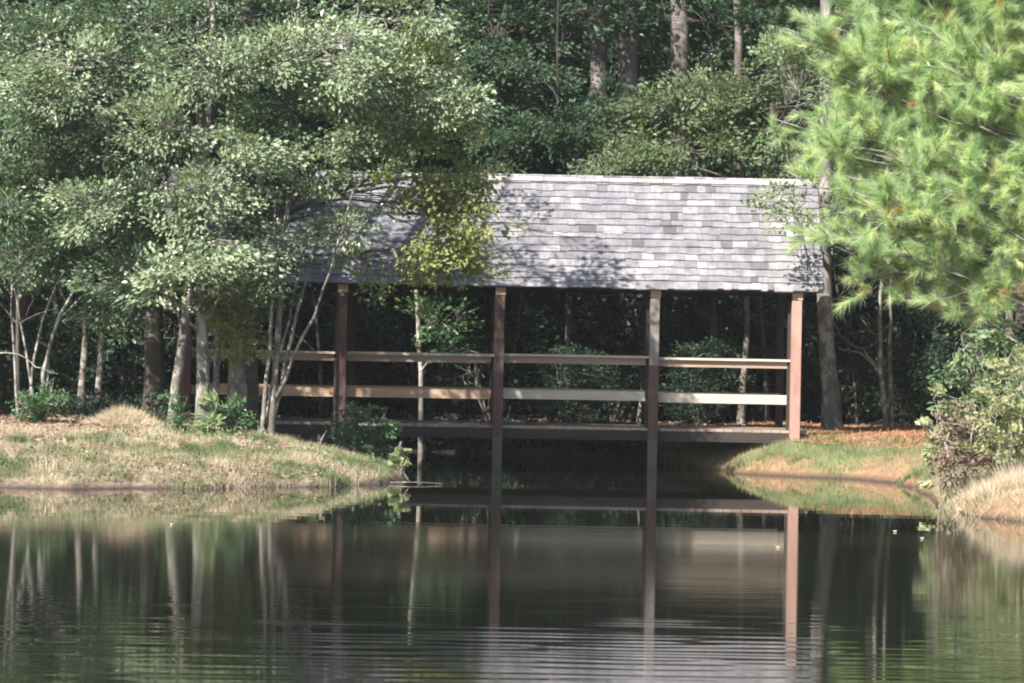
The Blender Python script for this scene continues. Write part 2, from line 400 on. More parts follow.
# deck
def child(mb, name, mat, parent=br, label=None, loc=None):
    o = mb.build(name, M[mat], parent)
    if label: o['label'] = label
    return o
b = MB(); xx = x0 + .1
while xx < x1 - .25:
    w = .14
    b.box((xx + w / 2, BW / 2, DECK - .02 + rng.normal(0, .0015)), (w - .008, BW + .06 + rng.normal(0, .003), .04)); xx += w
child(b, 'deck', 'deck')
for yy in (.02, BW - .02):
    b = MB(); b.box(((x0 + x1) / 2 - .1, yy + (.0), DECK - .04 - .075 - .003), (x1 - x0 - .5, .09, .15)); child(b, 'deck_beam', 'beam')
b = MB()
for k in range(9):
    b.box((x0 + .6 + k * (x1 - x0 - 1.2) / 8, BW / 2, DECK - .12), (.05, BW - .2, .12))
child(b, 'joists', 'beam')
for row, yy in enumerate((0.0, BW)):
    for i, px in enumerate(posts_x):
        mat = 'red_post' if row == 0 else 'beam'; DP = DPOST if row == 0 else .115  # far posts take the dark beam colour to stand for shade inside
        gz = min(g(px, BY + yy), .3) - .3
        yp = yy - .12 if row == 0 else yy + .12      # posts bolted outside the beams
        top = EAVE + .01 if row == 0 else EAVE + .01
        lo = DECK - .17
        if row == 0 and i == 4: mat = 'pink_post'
        b = MB()
        if row == 0 and i == 3:
            b.box((px, yp, (lo + 1.55) / 2), (DPOST, DPOST, 1.55 - lo)); po = child(b, 'post', 'red_post', label='middle post, red below the rail and grey above')
            b = MB(); b.box((px, yp, (1.553 + top - .14) / 2), (DPOST - .006, DPOST - .006, top - .14 - 1.553)); child(b, 'upper_post', 'grey_post', po)  # part above the rail is grey
        else:
            b.box((px, yp, (lo + top - .14) / 2), (DP, DP, top - .14 - lo))
            po = child(b, 'post', mat, label='pinkish red end post with sunlight put into its colour' if mat == 'pink_post' else None)
        b = MB(); b.box((px, yp, (gz + lo - .003) / 2), (DP * .97, DP * .97, lo - .003 - gz)); child(b, 'pile', 'pile' if row == 0 else 'beam', po)
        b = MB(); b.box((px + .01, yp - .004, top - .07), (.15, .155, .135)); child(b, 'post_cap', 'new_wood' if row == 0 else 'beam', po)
        # dark strip behind the post, set off to its left
        if row == 0:
            b = MB(); b.box((px - .055, yp + DPOST / 2 + .06, (DECK + top - .15) / 2), (.12, .05, top - .15 - DECK)); child(b, 'post_strip', 'beam', po)
# rails, span by span behind the front posts
for row in (0, 1):
    yy = .02 if row == 0 else BW - .02
    ends = [x0 + .25] + posts_x[1:4] + [posts_x[4]]
    ends[0] = posts_x[0]
    for i in range(4):
        a, c = ends[i], ends[i + 1]; L = c - a - .006; mid = (a + c) / 2
        sag = rng.normal(0, .006)
        b = MB(); b.box((mid, yy, 1.595 + sag), (L, .042, .10)); ro = child(b, 'top_rail', 'rail')
        b = MB(); b.box((mid, yy - .01, 1.664 + sag), (L, .15, .034)); child(b, 'rail_cap', 'rail_cap', ro)
        b = MB(); b.box((mid, yy, 1.078 + sag), (L, .042, .138))
        bright = (i >= 2)  # right spans get a paler colour that paints sunlight on the boards
        child(b, 'lower_rail', 'rail_cap' if bright else 'new_wood', label=('rail board in a pale painted sunlit tone' if bright else 'orange brown rail board') if row == 0 else None)
# eave beams and tie beams, rafters
for yy in (-.10, BW + .10):
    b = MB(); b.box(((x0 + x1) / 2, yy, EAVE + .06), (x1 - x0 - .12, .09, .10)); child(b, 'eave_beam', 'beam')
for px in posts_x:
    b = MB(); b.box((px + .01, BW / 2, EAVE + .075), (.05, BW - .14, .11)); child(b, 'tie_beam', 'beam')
halfrun = ridge_y + OV + .12
sl = math.atan2(RIDGE - EAVE, halfrun); SLL = math.hypot(RIDGE - EAVE, halfrun)
def slope_rot(sign):
    c, s_ = math.cos(sl), math.sin(sl)
    # local x = along ridge, local y = up the slope, local z = outward normal
    return np.array([(1, 0, 0), (0, sign * c, -sign * s_), (0, s_, c)]) if sign > 0 else np.array([(-1, 0, 0), (0, -c, s_), (0, s_, c)])
for sign in (1, -1):
    ey = -OV - .12 if sign > 0 else BW + OV + .12
    Rm = slope_rot(sign)
    upv = Rm @ np.array((0, 1, 0)); nv = Rm @ np.array((0, 0, 1))
    if upv[1] * sign < 0: upv[1] *= -1
    nv = np.array((0, -sign * math.sin(sl), math.cos(sl))); upv = np.array((0, sign * math.cos(sl), math.sin(sl)))
    xv = np.cross(upv, nv); Rm = np.stack([xv, upv, nv], 1)
    base = np.array(((x0 + x1) / 2, ey, EAVE))
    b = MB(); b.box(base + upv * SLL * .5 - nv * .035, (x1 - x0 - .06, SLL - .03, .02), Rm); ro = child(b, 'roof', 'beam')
    b = MB()
    ncourse = 16; ex = SLL / ncourse
    for cidx in range(ncourse):
        x = x0 - rng.uniform(0, .1) * 0
        row_j = rng.normal(0, .012)
        while x < x1 - .02:
            w = rng.uniform(.09, .2) if rng.random() < .75 else rng.uniform(.2, .3)
            if x + w > x1 - .06: w = x1 - x
            s0 = cidx * ex + row_j + .014 * math.sin(x * 2.3 + cidx) * rng.random() + rng.normal(0, .007) - (.018 if rng.random() < .12 else 0)
            ln = ex + .05
            th = rng.uniform(.016, .028)
            t_ = float(np.clip(rng.normal(.48, .13) + (.3 if rng.random() < .05 else 0) - (.35 if rng.random() < .05 else 0), 0, 1))
            tiltz = .013
            cc = base + upv * (s0 + ln / 2) + nv * (.001 + rng.normal(0, .0006)) + np.array((x + w / 2 - (x0 + x1) / 2, 0, 0))
            ang = -.13 + rng.normal(0, .006)
            up2 = upv * math.cos(ang) + nv * math.sin(ang); n2 = nv * math.cos(ang) - upv * math.sin(ang)
            yaw = rng.normal(0, .006)
            x2 = np.cross(up2, n2)
            Rr = np.stack([x2, up2, n2], 1)
            b.box(cc, (w + rng.uniform(-.0015, .002), ln, th), Rr, t_)
            x += w
    child(b, 'shingles', 'shingle', ro)
    # rafters under the roof
    b = MB()
    for k in range(16):
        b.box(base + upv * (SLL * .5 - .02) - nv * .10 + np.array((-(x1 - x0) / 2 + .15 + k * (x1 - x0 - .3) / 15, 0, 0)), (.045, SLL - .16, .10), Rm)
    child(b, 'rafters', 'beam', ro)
b = MB(); x = x0
while x < x1 - .05:
    w = min(rng.uniform(.35, .6), x1 - x)
    for s_ in (1, -1):
        nv = np.array((0, -s_ * math.sin(sl), math.cos(sl))); upv = np.array((0, s_ * math.cos(sl), math.sin(sl)))
        Rm = np.stack([np.cross(upv, nv), upv, nv], 1)
        b.box(np.array((x + w / 2, ridge_y, RIDGE + .015)) - upv * .055 + nv * .02, (w - .006, .13, .02), Rm, float(np.clip(rng.normal(.85, .08), 0, 1)))
    x += w
child(b, 'ridge_cap', 'shingle')

# ------------------------------------------------------------------ trees
def curve(a, b, bend, n=6, wob=.0):
    a = np.asarray(a, float); b = np.asarray(b, float); t = np.linspace(0, 1, n)[:, None]
    mid = (a + b) / 2 + np.asarray(bend)
    p_ = (1 - t) ** 2 * a + 2 * t * (1 - t) * mid + t * t * b
    if wob: p_[1:-1] += rng.normal(0, wob, (n - 2, 3))
    return p_
def resample(pts, n):
    pts = np.asarray(pts, float)
    s_ = np.concatenate([[0], np.cumsum(np.linalg.norm(np.diff(pts, axis=0), axis=1))])
    # catmull style smoothing through cubic interpolation of each axis
    t = np.linspace(0, s_[-1], n)
    out_ = np.stack([np.interp(t, s_, pts[:, k]) for k in range(3)], 1)
    for _ in range(2): out_[1:-1] = (out_[:-2] + 2 * out_[1:-1] + out_[2:]) / 4
    return out_
def in_ell(n, flat=1.0):
    v = rng.normal(size=(n, 3)); v /= np.linalg.norm(v, axis=1)[:, None]
    return v * (rng.random(n) ** .42)[:, None]
def sprays(wood, leafb, centers, sources, nl, spread, L, Wd, tmean=.45, tsd=.22, up=.75, twig=.006, bare=0.0):
    """twigs from the limbs to spray centres, leaves in flattened sprays round their tips"""
    n = len(centers)
    d = centers[:, None] - sources[None]
    dist = np.linalg.norm(d, axis=2) + np.where(d[..., 2] < -.2, .5, 0)
    src = sources[dist.argmin(1)]
    midp = (src + centers) / 2 + rng.normal(0, .06, (n, 3)) + np.array((0, 0, .05))
    wood.cones(src, midp, twig * 1.5, twig); wood.cones(midp, centers, twig, twig * .4)
    keep = rng.random(n) >= bare
    centers = centers[keep]; src = src[keep]; n = len(centers)
    out_ = centers - src; out_ /= np.linalg.norm(out_, axis=1)[:, None] + 1e-9
    ci = np.repeat(np.arange(n), nl)
    sp = spread * rng.uniform(.7, 1.3, n)
    off = in_ell(n * nl) * sp[ci][:, None] * np.array((1, 1, .52))
    off += out_[ci] * sp[ci][:, None] * .35 * rng.random((n * nl, 1))
    pos = centers[ci] + off
    ax = off + out_[ci] * .3 + rng.normal(0, .35 * spread, off.shape); ax[:, 2] -= .12 * spread
    nr = rng.normal(0, .5, off.shape) + np.array((-.3, -.5, .75)) * up / .75
    tb_ = np.clip(rng.normal(tmean, tsd, n), 0, 1)[ci] * .6 + np.clip(rng.normal(tmean, tsd, n * nl), 0, 1) * .4
    sz = rng.uniform(.55, 1.35, n * nl) * rng.uniform(.8, 1.2, n)[ci]
    # side twiglets
    k = max(2, nl // 14)
    idx = (np.arange(n)[:, None] * nl + rng.integers(0, nl, (n, k))).ravel()
    wood.cones(centers[np.repeat(np.arange(n), k)], pos[idx], twig * .5, twig * .25)
    leafb.leaves(pos, ax, nr, L * sz, Wd * sz, tb_)
def make_tree(name, label, cat, trunk, r0, blobs, leaf='oak', bark='bark', group=None, nl=45, spread=.30, L=.075, Wd=.04, extra=(), tmean=.45, taper=.35, k=8, limb_r=.35, flare=True, base=None, bare=0, up=.75, crownname='crown'):
    """trunk: list of world points; blobs: (centre, (rx, ry, rz), number of sprays)"""
    trunk = np.array(trunk, float)
    if base is None: base = trunk[0].copy()
    root = empty(name, base, label, cat, group)
    tp = resample(trunk, 16) - base
    wob = np.cumsum(rng.normal(0, .012, tp.shape), 0); wob -= wob[0]; wob[:, 2] = 0; tp += wob
    t = np.linspace(0, 1, 16); rad = r0 * (1 - t * (1 - taper))
    if flare: rad[0] *= 1.45; rad[1] *= 1.08
    tp[0, 2] -= .12
    wood = MB(); lf = MB(); wood.tube(tp, rad, k)
    for e in extra:                      # further stems: (points, r)
        ep = resample(np.array(e[0], float) - base, 10); ep[1:-1] += rng.normal(0, .012, (8, 3))
        wood.tube(ep, np.linspace(e[1], e[1] * .4, 10), 6)
    for bl in blobs:
        c, rr, ns = np.asarray(bl[0], float) - base, np.asarray(bl[1], float), bl[2]
        cand = tp.copy()
        for e in extra: cand = np.concatenate([cand, resample(np.array(e[0], float) - base, 6)])
        dd = np.linalg.norm(cand - c, axis=1) + np.where(cand[:, 2] > c[2] - .1, 1.2, 0) + np.where(cand[:, 2] < tp[-1, 2] * .12, 2, 0)
        s0 = cand[dd.argmin()]
        srcs = []
        lr = max(.012, min(r0 * limb_r, .027))
        main = curve(s0, c, (0, 0, .15 * np.linalg.norm(c - s0)), 7, .03)
        wood.tube(main, np.linspace(lr, lr * .45, 7), 5); srcs.append(main[3:])
        for q in range(4):
            e = c + in_ell(1)[0] * rr * .8
            st = main[rng.integers(3, 7)]
            sub = curve(st, e, rng.normal(0, .08, 3), 5, .015)
            wood.tube(sub, np.linspace(lr * .4, lr * .15, 5), 4); srcs.append(sub)
        ncl = max(3, ns // 6); cc_ = c + in_ell(ncl) * rr
        cs = cc_[rng.integers(0, ncl, ns)] + rng.normal(0, 1, (ns, 3)) * (.19, .19, .13)
        sprays(wood, lf, cs, np.concatenate(srcs), nl, spread, L, Wd, tmean, up=up, bare=bare)
    tk = wood.build('trunk', M[bark], root, smooth=True)
    if lf.v: lf.build(crownname, M[leaf], root)
    return root
def gp(px, py, D):                       # point on the ground under pixel column px at distance D
    q = P(px, py, D); return np.array((q[0], D, g(q[0], D)))
def pxb(px, py, D, rpx, rpy, rd, n):
    if px < 500 and D < 43.1: n = int(n * 1.3)
    if 205 < px < 400 and 165 < py < 265 and D < 43: n = int(n * .8)
    if 250 < px < 500 and py < 0 and D < 44: n = int(n * .12)
    elif 170 < px < 251 and py < 0 and D < 44: n = int(n * .35)
    if D < 43.1 and px < 460 and py > 180: rd *= 1.2
    return pxb_(px, py, D, rpx, rpy, rd, n)
def pxb_(px, py, D, rpx, rpy, rd, n):     # blob given by its pixel centre and pixel radii at distance D
    return (P(px, py, D), (rpx / F * D, rd, rpy / F * D), n)

# --- left bank, front row
make_tree('oak_tree', 'leaning pale barked tree on the left bank with sunlit pale green sprays', 'tree',
    [gp(172, 424, 40.2), P(176, 360, 40.2), P(187, 295, 40.2), P(196, 200, 40.3), P(205, 90, 40.5), P(210, -80, 40.7), P(215, -260, 41)], .065,
    [pxb_(195, 195, 39.7, 48, 40, .5, 60), pxb_(205, 255, 39.6, 42, 24, .4, 40), pxb_(165, 285, 39.6, 22, 18, .3, 16), pxb_(60, 90, 39.8, 40, 22, .4, 30), pxb_(75, 60, 39.8, 45, 20, .4, 26), pxb_(90, 205, 39.8, 34, 20, .4, 26), pxb(165, 130, 39.8, 50, 28, .5, 36), pxb(250, 150, 39.9, 50, 20, .5, 26),
     pxb(230, 55, 40, 70, 32, .6, 42), pxb(330, 60, 39.9, 65, 38, .6, 48), pxb(180, -40, 40.4, 120, 50, .8, 40)],
    'oak_pale', 'bark_pale', L=.07, Wd=.042, tmean=.5)
make_tree('oak_tree', 'straight grey trunk standing just right of the leaning pale trunk', 'tree',
    [gp(203, 425, 41), P(201, 300, 41), P(197, 150, 41), P(196, 0, 41.2), P(200, -300, 41.5)], .088,
    [pxb(110, 200, 40.6, 60, 35, .6, 36), pxb(130, 275, 40.4, 50, 30, .4, 36), pxb(235, 280, 40.5, 30, 22, .3, 16), pxb(60, 110, 40.5, 60, 40, .6, 45), pxb(150, 60, 40.5, 60, 50, .6, 50),
     pxb(290, 110, 40.6, 60, 36, .6, 42), pxb(180, -90, 41, 120, 60, 1, 60), pxb(300, -60, 41, 100, 60, 1, 50), pxb(210, 10, 40.8, 80, 40, .5, 40)],
    'oak', 'bark', L=.07, Wd=.04)
make_tree('oak_tree', 'thin mottled trunk between the straight grey trunk and the thickest trunk', 'tree',
    [gp(215, 427, 41.4), P(218, 370, 41.4), P(219, 300, 41.5), P(225, 150, 41.6), P(240, -40, 41.8), P(250, -200, 42)], .045,
    [pxb(265, 215, 41.2, 45, 38, .5, 30), pxb(230, 300, 41.2, 28, 18, .3, 10), pxb(300, 20, 41.5, 60, 40, .6, 40), pxb(280, 160, 41, 50, 30, .4, 28)],
    'oak', 'bark_pale')
make_tree('sweetgum_tree', 'thickest grey trunk on the left bank with yellow green sprays reaching over the roof', 'tree',
    [gp(236, 421, 42.2), P(240, 300, 42.2), P(246, 150, 42.2), P(250, 0, 42.4), P(255, -320, 42.8)], .125,
    [pxb(448, 205, 41.3, 38, 26, .5, 24), pxb(468, 175, 41.2, 22, 11, .3, 12), pxb(440, 258, 41.2, 40, 20, .4, 18), pxb(480, 262, 41.2, 16, 10, .2, 5), pxb(395, 265, 41.4, 35, 16, .4, 11),
     pxb(400, 130, 41.4, 60, 30, .5, 34), pxb(455, 225, 40.9, 34, 22, .4, 22), pxb(425, 190, 40.6, 36, 20, .4, 20), pxb(240, 320, 41.5, 18, 22, .3, 14), pxb(222, 290, 41.5, 26, 20, .3, 14), pxb(420, 60, 41.5, 50, 50, .6, 38), pxb(380, -50, 41.8, 90, 60, .9, 44)],
    'yellow', 'bark', L=.075, Wd=.055, nl=38, tmean=.62)
make_tree('crape_tree', 'clump of slender pale stems fanning out beside the left end of the bridge', 'tree',
    [gp(270, 424, 40.6), P(275, 360, 40.6), P(281, 285, 40.6), P(284, 200, 40.6), P(290, 110, 40.8), P(295, 0, 41)], .05,
    [pxb(310, 190, 40.4, 50, 30, .5, 34), pxb(345, 225, 40.5, 45, 26, .5, 20), pxb(275, 250, 40.3, 28, 24, .3, 16), pxb(360, 120, 40.5, 55, 45, .5, 50),
     pxb(410, 85, 40.4, 42, 36, .5, 36), pxb(440, 100, 40.3, 34, 14, .3, 16), pxb(300, 55, 40.6, 70, 40, .6, 50), pxb(410, 20, 40.6, 50, 28, .5, 30), pxb(340, -60, 41, 100, 50, .8, 50), pxb(370, 170, 40.5, 40, 22, .4, 20)],
    'oak_pale', 'bark_pale', tmean=.5, k=7,
    extra=[([P(262, 425, 40.5) - (0, 0, .1), P(266, 380, 40.5), P(272, 330, 40.5), P(277, 270, 40.4), P(275, 200, 40.4)], .035),
           ([P(272, 420, 40.6), P(286, 360, 40.7), P(300, 300, 40.7), P(318, 240, 40.7), P(345, 170, 40.7)], .034),
           ([P(275, 400, 40.6), P(300, 345, 40.4), P(325, 290, 40.3), P(340, 240, 40.3), P(350, 200, 40.2)], .03),
           ([P(264, 422, 40.8), P(276, 370, 40.9), P(290, 320, 41), P(298, 270, 41), P(320, 190, 41)], .028)])
make_tree('oak_tree', 'dark trunk in shade right behind the thickest left bank trunk', 'tree',
    [gp(252, 421, 43.4), P(250, 300, 43.4), P(248, 100, 43.4), P(250, -250, 43.6)], .085,
    [pxb(330, -10, 43, 90, 50, 1, 50), pxb(300, 110, 42.8, 60, 30, .6, 30), pxb(240, 130, 42.6, 60, 30, .6, 30)], 'oak', 'bark_shade_tone', tmean=.35)
make_tree('oak_tree', 'slim grey trunk at left with a matching slim trunk close on its right', 'tree',
    [gp(80, 405, 42.6), P(83, 350, 42.6), P(86, 280, 42.6), P(90, 150, 42.6), P(90, -150, 42.8)], .05,
    [pxb(60, 240, 41.4, 60, 35, .5, 42), pxb(30, 170, 41.4, 55, 40, .6, 50), pxb(90, 30, 41.5, 70, 50, .7, 60), pxb(20, 60, 41.4, 50, 50, .6, 50)],
    'oak', 'bark_pale')
make_tree('oak_tree', 'slim grey trunk at left with drooping dull green leaves beside its top', 'tree',
    [gp(98, 410, 42.2), P(101, 360, 42.2), P(106, 300, 42.2), P(110, 150, 42.4), P(118, -100, 42.8)], .045,
    [pxb(90, 265, 41.6, 34, 38, .4, 34), pxb(110, 315, 41.4, 28, 16, .3, 14), pxb(150, 250, 41.4, 34, 38, .4, 30), pxb(150, -20, 42, 80, 50, .8, 40)],
    'oak', 'bark', tmean=.4)
make_tree('oak_tree', 'thick dark trunk in deep shade behind the left bank mound', 'tree',
    [gp(155, 410, 45), P(157, 300, 45), P(160, 100, 45), P(160, -300, 45)], .15,
    [pxb(120, 100, 44, 110, 70, 1, 80), pxb(150, 250, 44.3, 50, 30, .8, 40), pxb(200, -60, 44, 120, 80, 1.2, 70)], 'back', 'bark_shade_tone', L=.09, Wd=.055)
make_tree('bare_stem_shrub', 'curving pale nearly leafless stems at the far left of the bank', 'shrub',
    [gp(38, 425, 41), P(42, 380, 41), P(52, 330, 41), P(75, 285, 41), P(85, 250, 41.2)], .035,
    [pxb(20, 260, 40.6, 40, 26, .4, 18), pxb(10, 210, 40.6, 30, 22, .4, 18)], 'oak', 'bark', flare=False, limb_r=.4,
    extra=[([P(32, 425, 41) - (0, 0, .1), P(28, 380, 41), P(40, 330, 41), P(50, 290, 40.9), P(65, 270, 40.9)], .028),
           ([P(38, 420, 41), P(50, 370, 41), P(48, 340, 41), P(60, 315, 41), P(80, 298, 41)], .024),
           ([P(20, 425, 41) - (0, 0, .1), P(14, 370, 41), P(10, 310, 41), P(14, 250, 41)], .024),
           ([P(0, 353, 40.6), P(18, 352, 40.5), P(32, 364, 40.4), P(46, 372, 40.4), P(58, 374, 40.4)], .012),
           ([P(34, 400, 41), P(22, 340, 41), P(20, 300, 41), P(0, 262, 41)], .02)])
make_tree('oak_tree', 'leafy tree whose trunk stands at the far left edge behind bare stems', 'tree',
    [gp(-20, 405, 43), P(-10, 250, 43), P(-5, 50, 43), P(0, -200, 43)], .11,
    [pxb(-10, 150, 42, 80, 70, .8, 70), pxb(10, 20, 41.6, 90, 50, .8, 60), pxb(0, 265, 42, 60, 30, .6, 40), pxb(0, -120, 42, 120, 70, 1.2, 60), pxb(70, 175, 42.2, 50, 50, .6, 50)], 'oak', 'bark')

# --- right side
make_tree('oak_tree', 'mottled grey trunk with a flared foot on the red straw right of the bridge', 'tree',
    [gp(833, 424, 48.0), P(829, 370, 48.0), P(823, 310, 48.0), P(824, 220, 48), P(828, 100, 48), P(830, -200, 48)], .135,
    [pxb(795, 215, 44.0, 34, 14, .35, 9), pxb(770, 205, 44.0, 26, 9, .2, 5), pxb(800, 90, 47, 60, 60, 1, 50), pxb(800, -60, 48, 120, 80, 1.5, 60)], 'bush', 'bark', L=.075, Wd=.05, nl=34, tmean=.5, taper=.6)
make_tree('forked_tree', 'forked pale sapling arching left on the right bank straw', 'tree',
    [gp(886, 422, 47.4), P(884, 390, 47.4), P(877, 362, 47.4), P(878, 320, 47.4), P(881, 280, 47.5), P(885, 200, 47.6)], .045,
    [pxb(880, 220, 47, 60, 40, .8, 36)], 'back', 'bark_pale', flare=False,
    extra=[([P(879, 372, 47.4), P(866, 356, 47.3), P(850, 350, 47.2), P(838, 348, 47.1)], .022), ([P(877, 366, 47.4), P(864, 349, 47.5), P(846, 345, 47.6), P(832, 320, 47.7)], .018),
           ([P(892, 420, 47.8) - (0, 0, .1), P(889, 370, 47.8), P(890, 300, 47.8), P(892, 230, 47.8)], .04)])
for i, (px, D, r, lab) in enumerate([(975, 44, .085, 'left one of two tall straight pine trunks behind the right bush'), (992, 42.8, .085, 'brighter right one of two tall straight pine trunks behind the right bush'),
                                     (1010, 47, .07, 'dim pine trunk behind the right bush near the picture edge')]):
    make_tree('pine_tree', lab, 'tree', [gp(px, 430, D), P(px - 1, 300, D), P(px - 3, 100, D), P(px, -300, D)], r,
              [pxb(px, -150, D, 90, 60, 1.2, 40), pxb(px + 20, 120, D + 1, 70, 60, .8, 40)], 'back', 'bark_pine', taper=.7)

# needle pine in front at the right
def make_pine(label, base, height, r0, boughs):
    root = empty('pine_tree', base, label, 'tree')
    wood = MB(); nd = MB()
    tp = np.array([(0, 0, -.1), (.05, 0, height * .3), (0, .05, height * .6), (0, 0, height)]); tp = resample(tp, 14)
    wood.tube(tp, np.linspace(r0, r0 * .25, 14), 9)
    tips = []; dirs = []
    for (end, nsub) in boughs:
        e = np.asarray(end, float) - base
        zs = max(.5, e[2] - .25 * np.hypot(e[0], e[1]) - .2)
        s0 = np.array([np.interp(zs, tp[:, 2], tp[:, 0]), np.interp(zs, tp[:, 2], tp[:, 1]), zs])
        main = curve(s0, e, rng.normal(0, .25, 3) + (0, 0, -.2), 9, .04); wood.tube(main, np.linspace(.024, .007, 9), 5)
        dm = (e - s0) / np.linalg.norm(e - s0)
        for q in range(nsub):
            t = rng.uniform(.3, 1); bp = main[min(8, int(t * 8))]
            sd_ = rng.normal(0, 1, 3) * (.75, .75, .45); dr = dm * .7 + sd_ + np.array((0, 0, .25)); dr /= np.linalg.norm(dr)
            ln = rng.uniform(.3, .75) * (1.3 - .5 * t)
            tip = bp + dr * ln
            sb = curve(bp, tip, (0, 0, -.06), 4); wood.tube(sb, np.linspace(.009, .005, 4), 4)
            for z in range(rng.integers(4, 7)):
                d2 = dr + rng.normal(0, .5, 3) + np.array((0, 0, .25)); d2 /= np.linalg.norm(d2)
                st = sb[rng.integers(1, 4)]; tt = st + d2 * rng.uniform(.06, .28)
                wood.cones(st[None], tt[None], .005, .004)
                tips.append(tt); dirs.append(d2)
    tips = np.array(tips); dirs = np.array(dirs); n = len(tips); k = 120
    ci = np.repeat(np.arange(n), k)
    B = tips[ci] - dirs[ci] * (rng.random((n * k, 1)) * .22)
    v = rng.normal(size=(n * k, 3)); v -= (v * dirs[ci]).sum(1)[:, None] * dirs[ci]; v /= np.linalg.norm(v, axis=1)[:, None]
    an = rng.uniform(.1, 1.0, (n * k, 1)) * rng.uniform(.7, 1.15, n)[ci][:, None]
    dd = dirs[ci] * np.cos(an) + v * np.sin(an)
    ln = rng.uniform(.12, .24, (n * k, 1)) * rng.uniform(.7, 1.15, n)[ci][:, None]
    tint = np.clip(rng.normal(.5, .22, n), 0, .9)
    dead = rng.random(n) < .012; tint[dead] = 1.0
    ti = np.clip(tint[ci] + rng.normal(0, .08, n * k) * (tint[ci] < .95), 0, 1)
    tipp = B + dd * ln; tipp[:, 2] -= .25 * ln[:, 0] ** 1.5
    nd.blades(B, tipp, .0052, ti)
    wood.build('trunk', M['bark'], root, smooth=True)
    nd.build('needles', M['needle'], root)
    return root
PD = 41.5
bs = P(1075, 440, PD); bs = np.array((bs[0], PD, g(bs[0], PD)))
boughs = []
# bough ends spread through the crown: left boundary of the crown in pixels by height
def leftb(py): return float(np.interp(py, [-80, 0, 60, 130, 200, 250, 290], [792, 776, 764, 752, 772, 792, 820]))
for py in np.arange(-110, 262, 17):
    lb = leftb(py)
    for fr in (0, .14, .3, .48, .7, 1.0):
        px = lb + 28 + fr * (1120 - lb) + rng.uniform(-18, 18)
        pyy = py + rng.uniform(-9, 9)
        if pyy > 235: pyy -= 22
        D = PD + rng.uniform(-1.0, 1.0) * (.5 + fr * .8)
        boughs.append((P(px, pyy, D), 9))
for px, py in ((836, 276), (858, 268), (882, 258), (920, 240), (960, 232), (1000, 228), (835, 120), (812, 150), (806, 100), (815, 60), (820, 250), (800, 30), (812, 70), (798, 130), (818, 200), (850, 240), (842, 268), (815, 225)):
    boughs.append((P(px + 14, py - 4, PD + rng.uniform(-.4, .4)), 8))
for k in range(26):
    a = rng.uniform(-1.6, 1.9); z = rng.uniform(3.9, 8.5); rr = rng.uniform(1.2, 2.6) * (1.15 - z / 14)
    boughs.append((bs + np.array((math.cos(a) * rr, math.sin(a) * rr, z)), 9))
make_pine('bright yellow green long needled pine filling the upper right', bs, 9.0, .13, boughs)

# ------------------------------------------------------------------ shrubs
def make_shrub(name, label, c, r, ns, leaf, nl=26, L=.06, Wd=.035, stems=6, cat='shrub', group=None, tmean=.5, spread=.14, bark='twig', up=.6, stemr=.007):
    """c = ground point; r = (rx, ry, height)"""
    c = np.asarray(c, float); root = empty(name, c, label, cat, group)
    wood = MB(); lf = MB(); src = []
    for q in range(stems):
        e = np.array((rng.uniform(-.8, .8) * r[0], rng.uniform(-.8, .8) * r[1], r[2] * rng.uniform(.6, .98)))
        st = curve((e[0] * .15, e[1] * .15, -.05), e, (-e[0] * .15, 0, .1 * r[2]), 7, .02 * r[2])
        wood.tube(st, np.linspace(stemr, stemr * .35, 7), 4); src.append(st[2:])
    cs = in_ell(ns) * (r[0], r[1], r[2] * .52) + (0, 0, r[2] * .52)
    cs = cs[cs[:, 2] > .03]
    sprays(wood, lf, cs, np.concatenate(src), nl, spread, L, Wd, tmean, up=up, twig=.003)
    wood.build('stems', M[bark], root); lf.build('foliage', M[leaf], root)
    return root
def sh(px, D, wpx, hpx, *a, **k):
    q = gp(px, 430, D); s_ = D / F
    return make_shrub(*a[:2], q, (wpx * s_, wpx * s_ * .8, hpx * s_), *a[2:], **k)
sh(45, 40.6, 38, 36, 'leafy_shrub', 'low dark green shrub at the far left of the bank', 60, 'fern', tmean=.3)
sh(100, 42.0, 40, 26, 'leafy_shrub', 'low shaded shrub at the foot of the slim left trunks', 50, 'dark')
sh(178, 39.6, 14, 44, 'broadleaf_seedling', 'leafy seedling in front of the leaning pale trunk', 12, 'fern', L=.08, Wd=.035, tmean=.5, stems=3)
sh(207, 39.4, 14, 42, 'broadleaf_seedling', 'leafy seedling with long leaves before the straight grey trunk', 13, 'bush', L=.10, Wd=.045, tmean=.5, stems=3)
sh(232, 39.8, 17, 34, 'leafy_shrub', 'small glossy green shrub at the foot of the thickest trunk', 28, 'fern', L=.06, Wd=.035, tmean=.45)
sh(260, 39.2, 14, 13, 'leafy_shrub', 'little yellow green tuft at the foot of the pale stem clump', 24, 'bush', L=.04, Wd=.015, tmean=.45, spread=.08)
sh(150, 41.4, 34, 30, 'leafy_shrub', 'low dark shrub behind the straw mound', 45, 'dark')
sh(300, 43.4, 24, 12, 'leafy_shrub', 'low shaded weeds beneath the left end of the bridge deck', 18, 'dark')
q = P(364, 440, 41.7)
make_shrub('leafy_shrub', 'dense dark green shrub in front of the second bridge post', (q[0], 41.7, max(.05, g(q[0], 41.7))), (.46, .38, .90), 130, 'fern', L=.05, Wd=.028, tmean=.25, spread=.12)
q = P(402, 478, 39.9)
make_shrub('broadleaf_seedling', 'small pale leaved seedling on the tip of the left bank', (q[0] - .02, 39.9, max(.03, g(q[0], 39.9))), (.13, .12, .40), 11, 'bush', L=.06, Wd=.04, tmean=.6, stems=3, spread=.07)
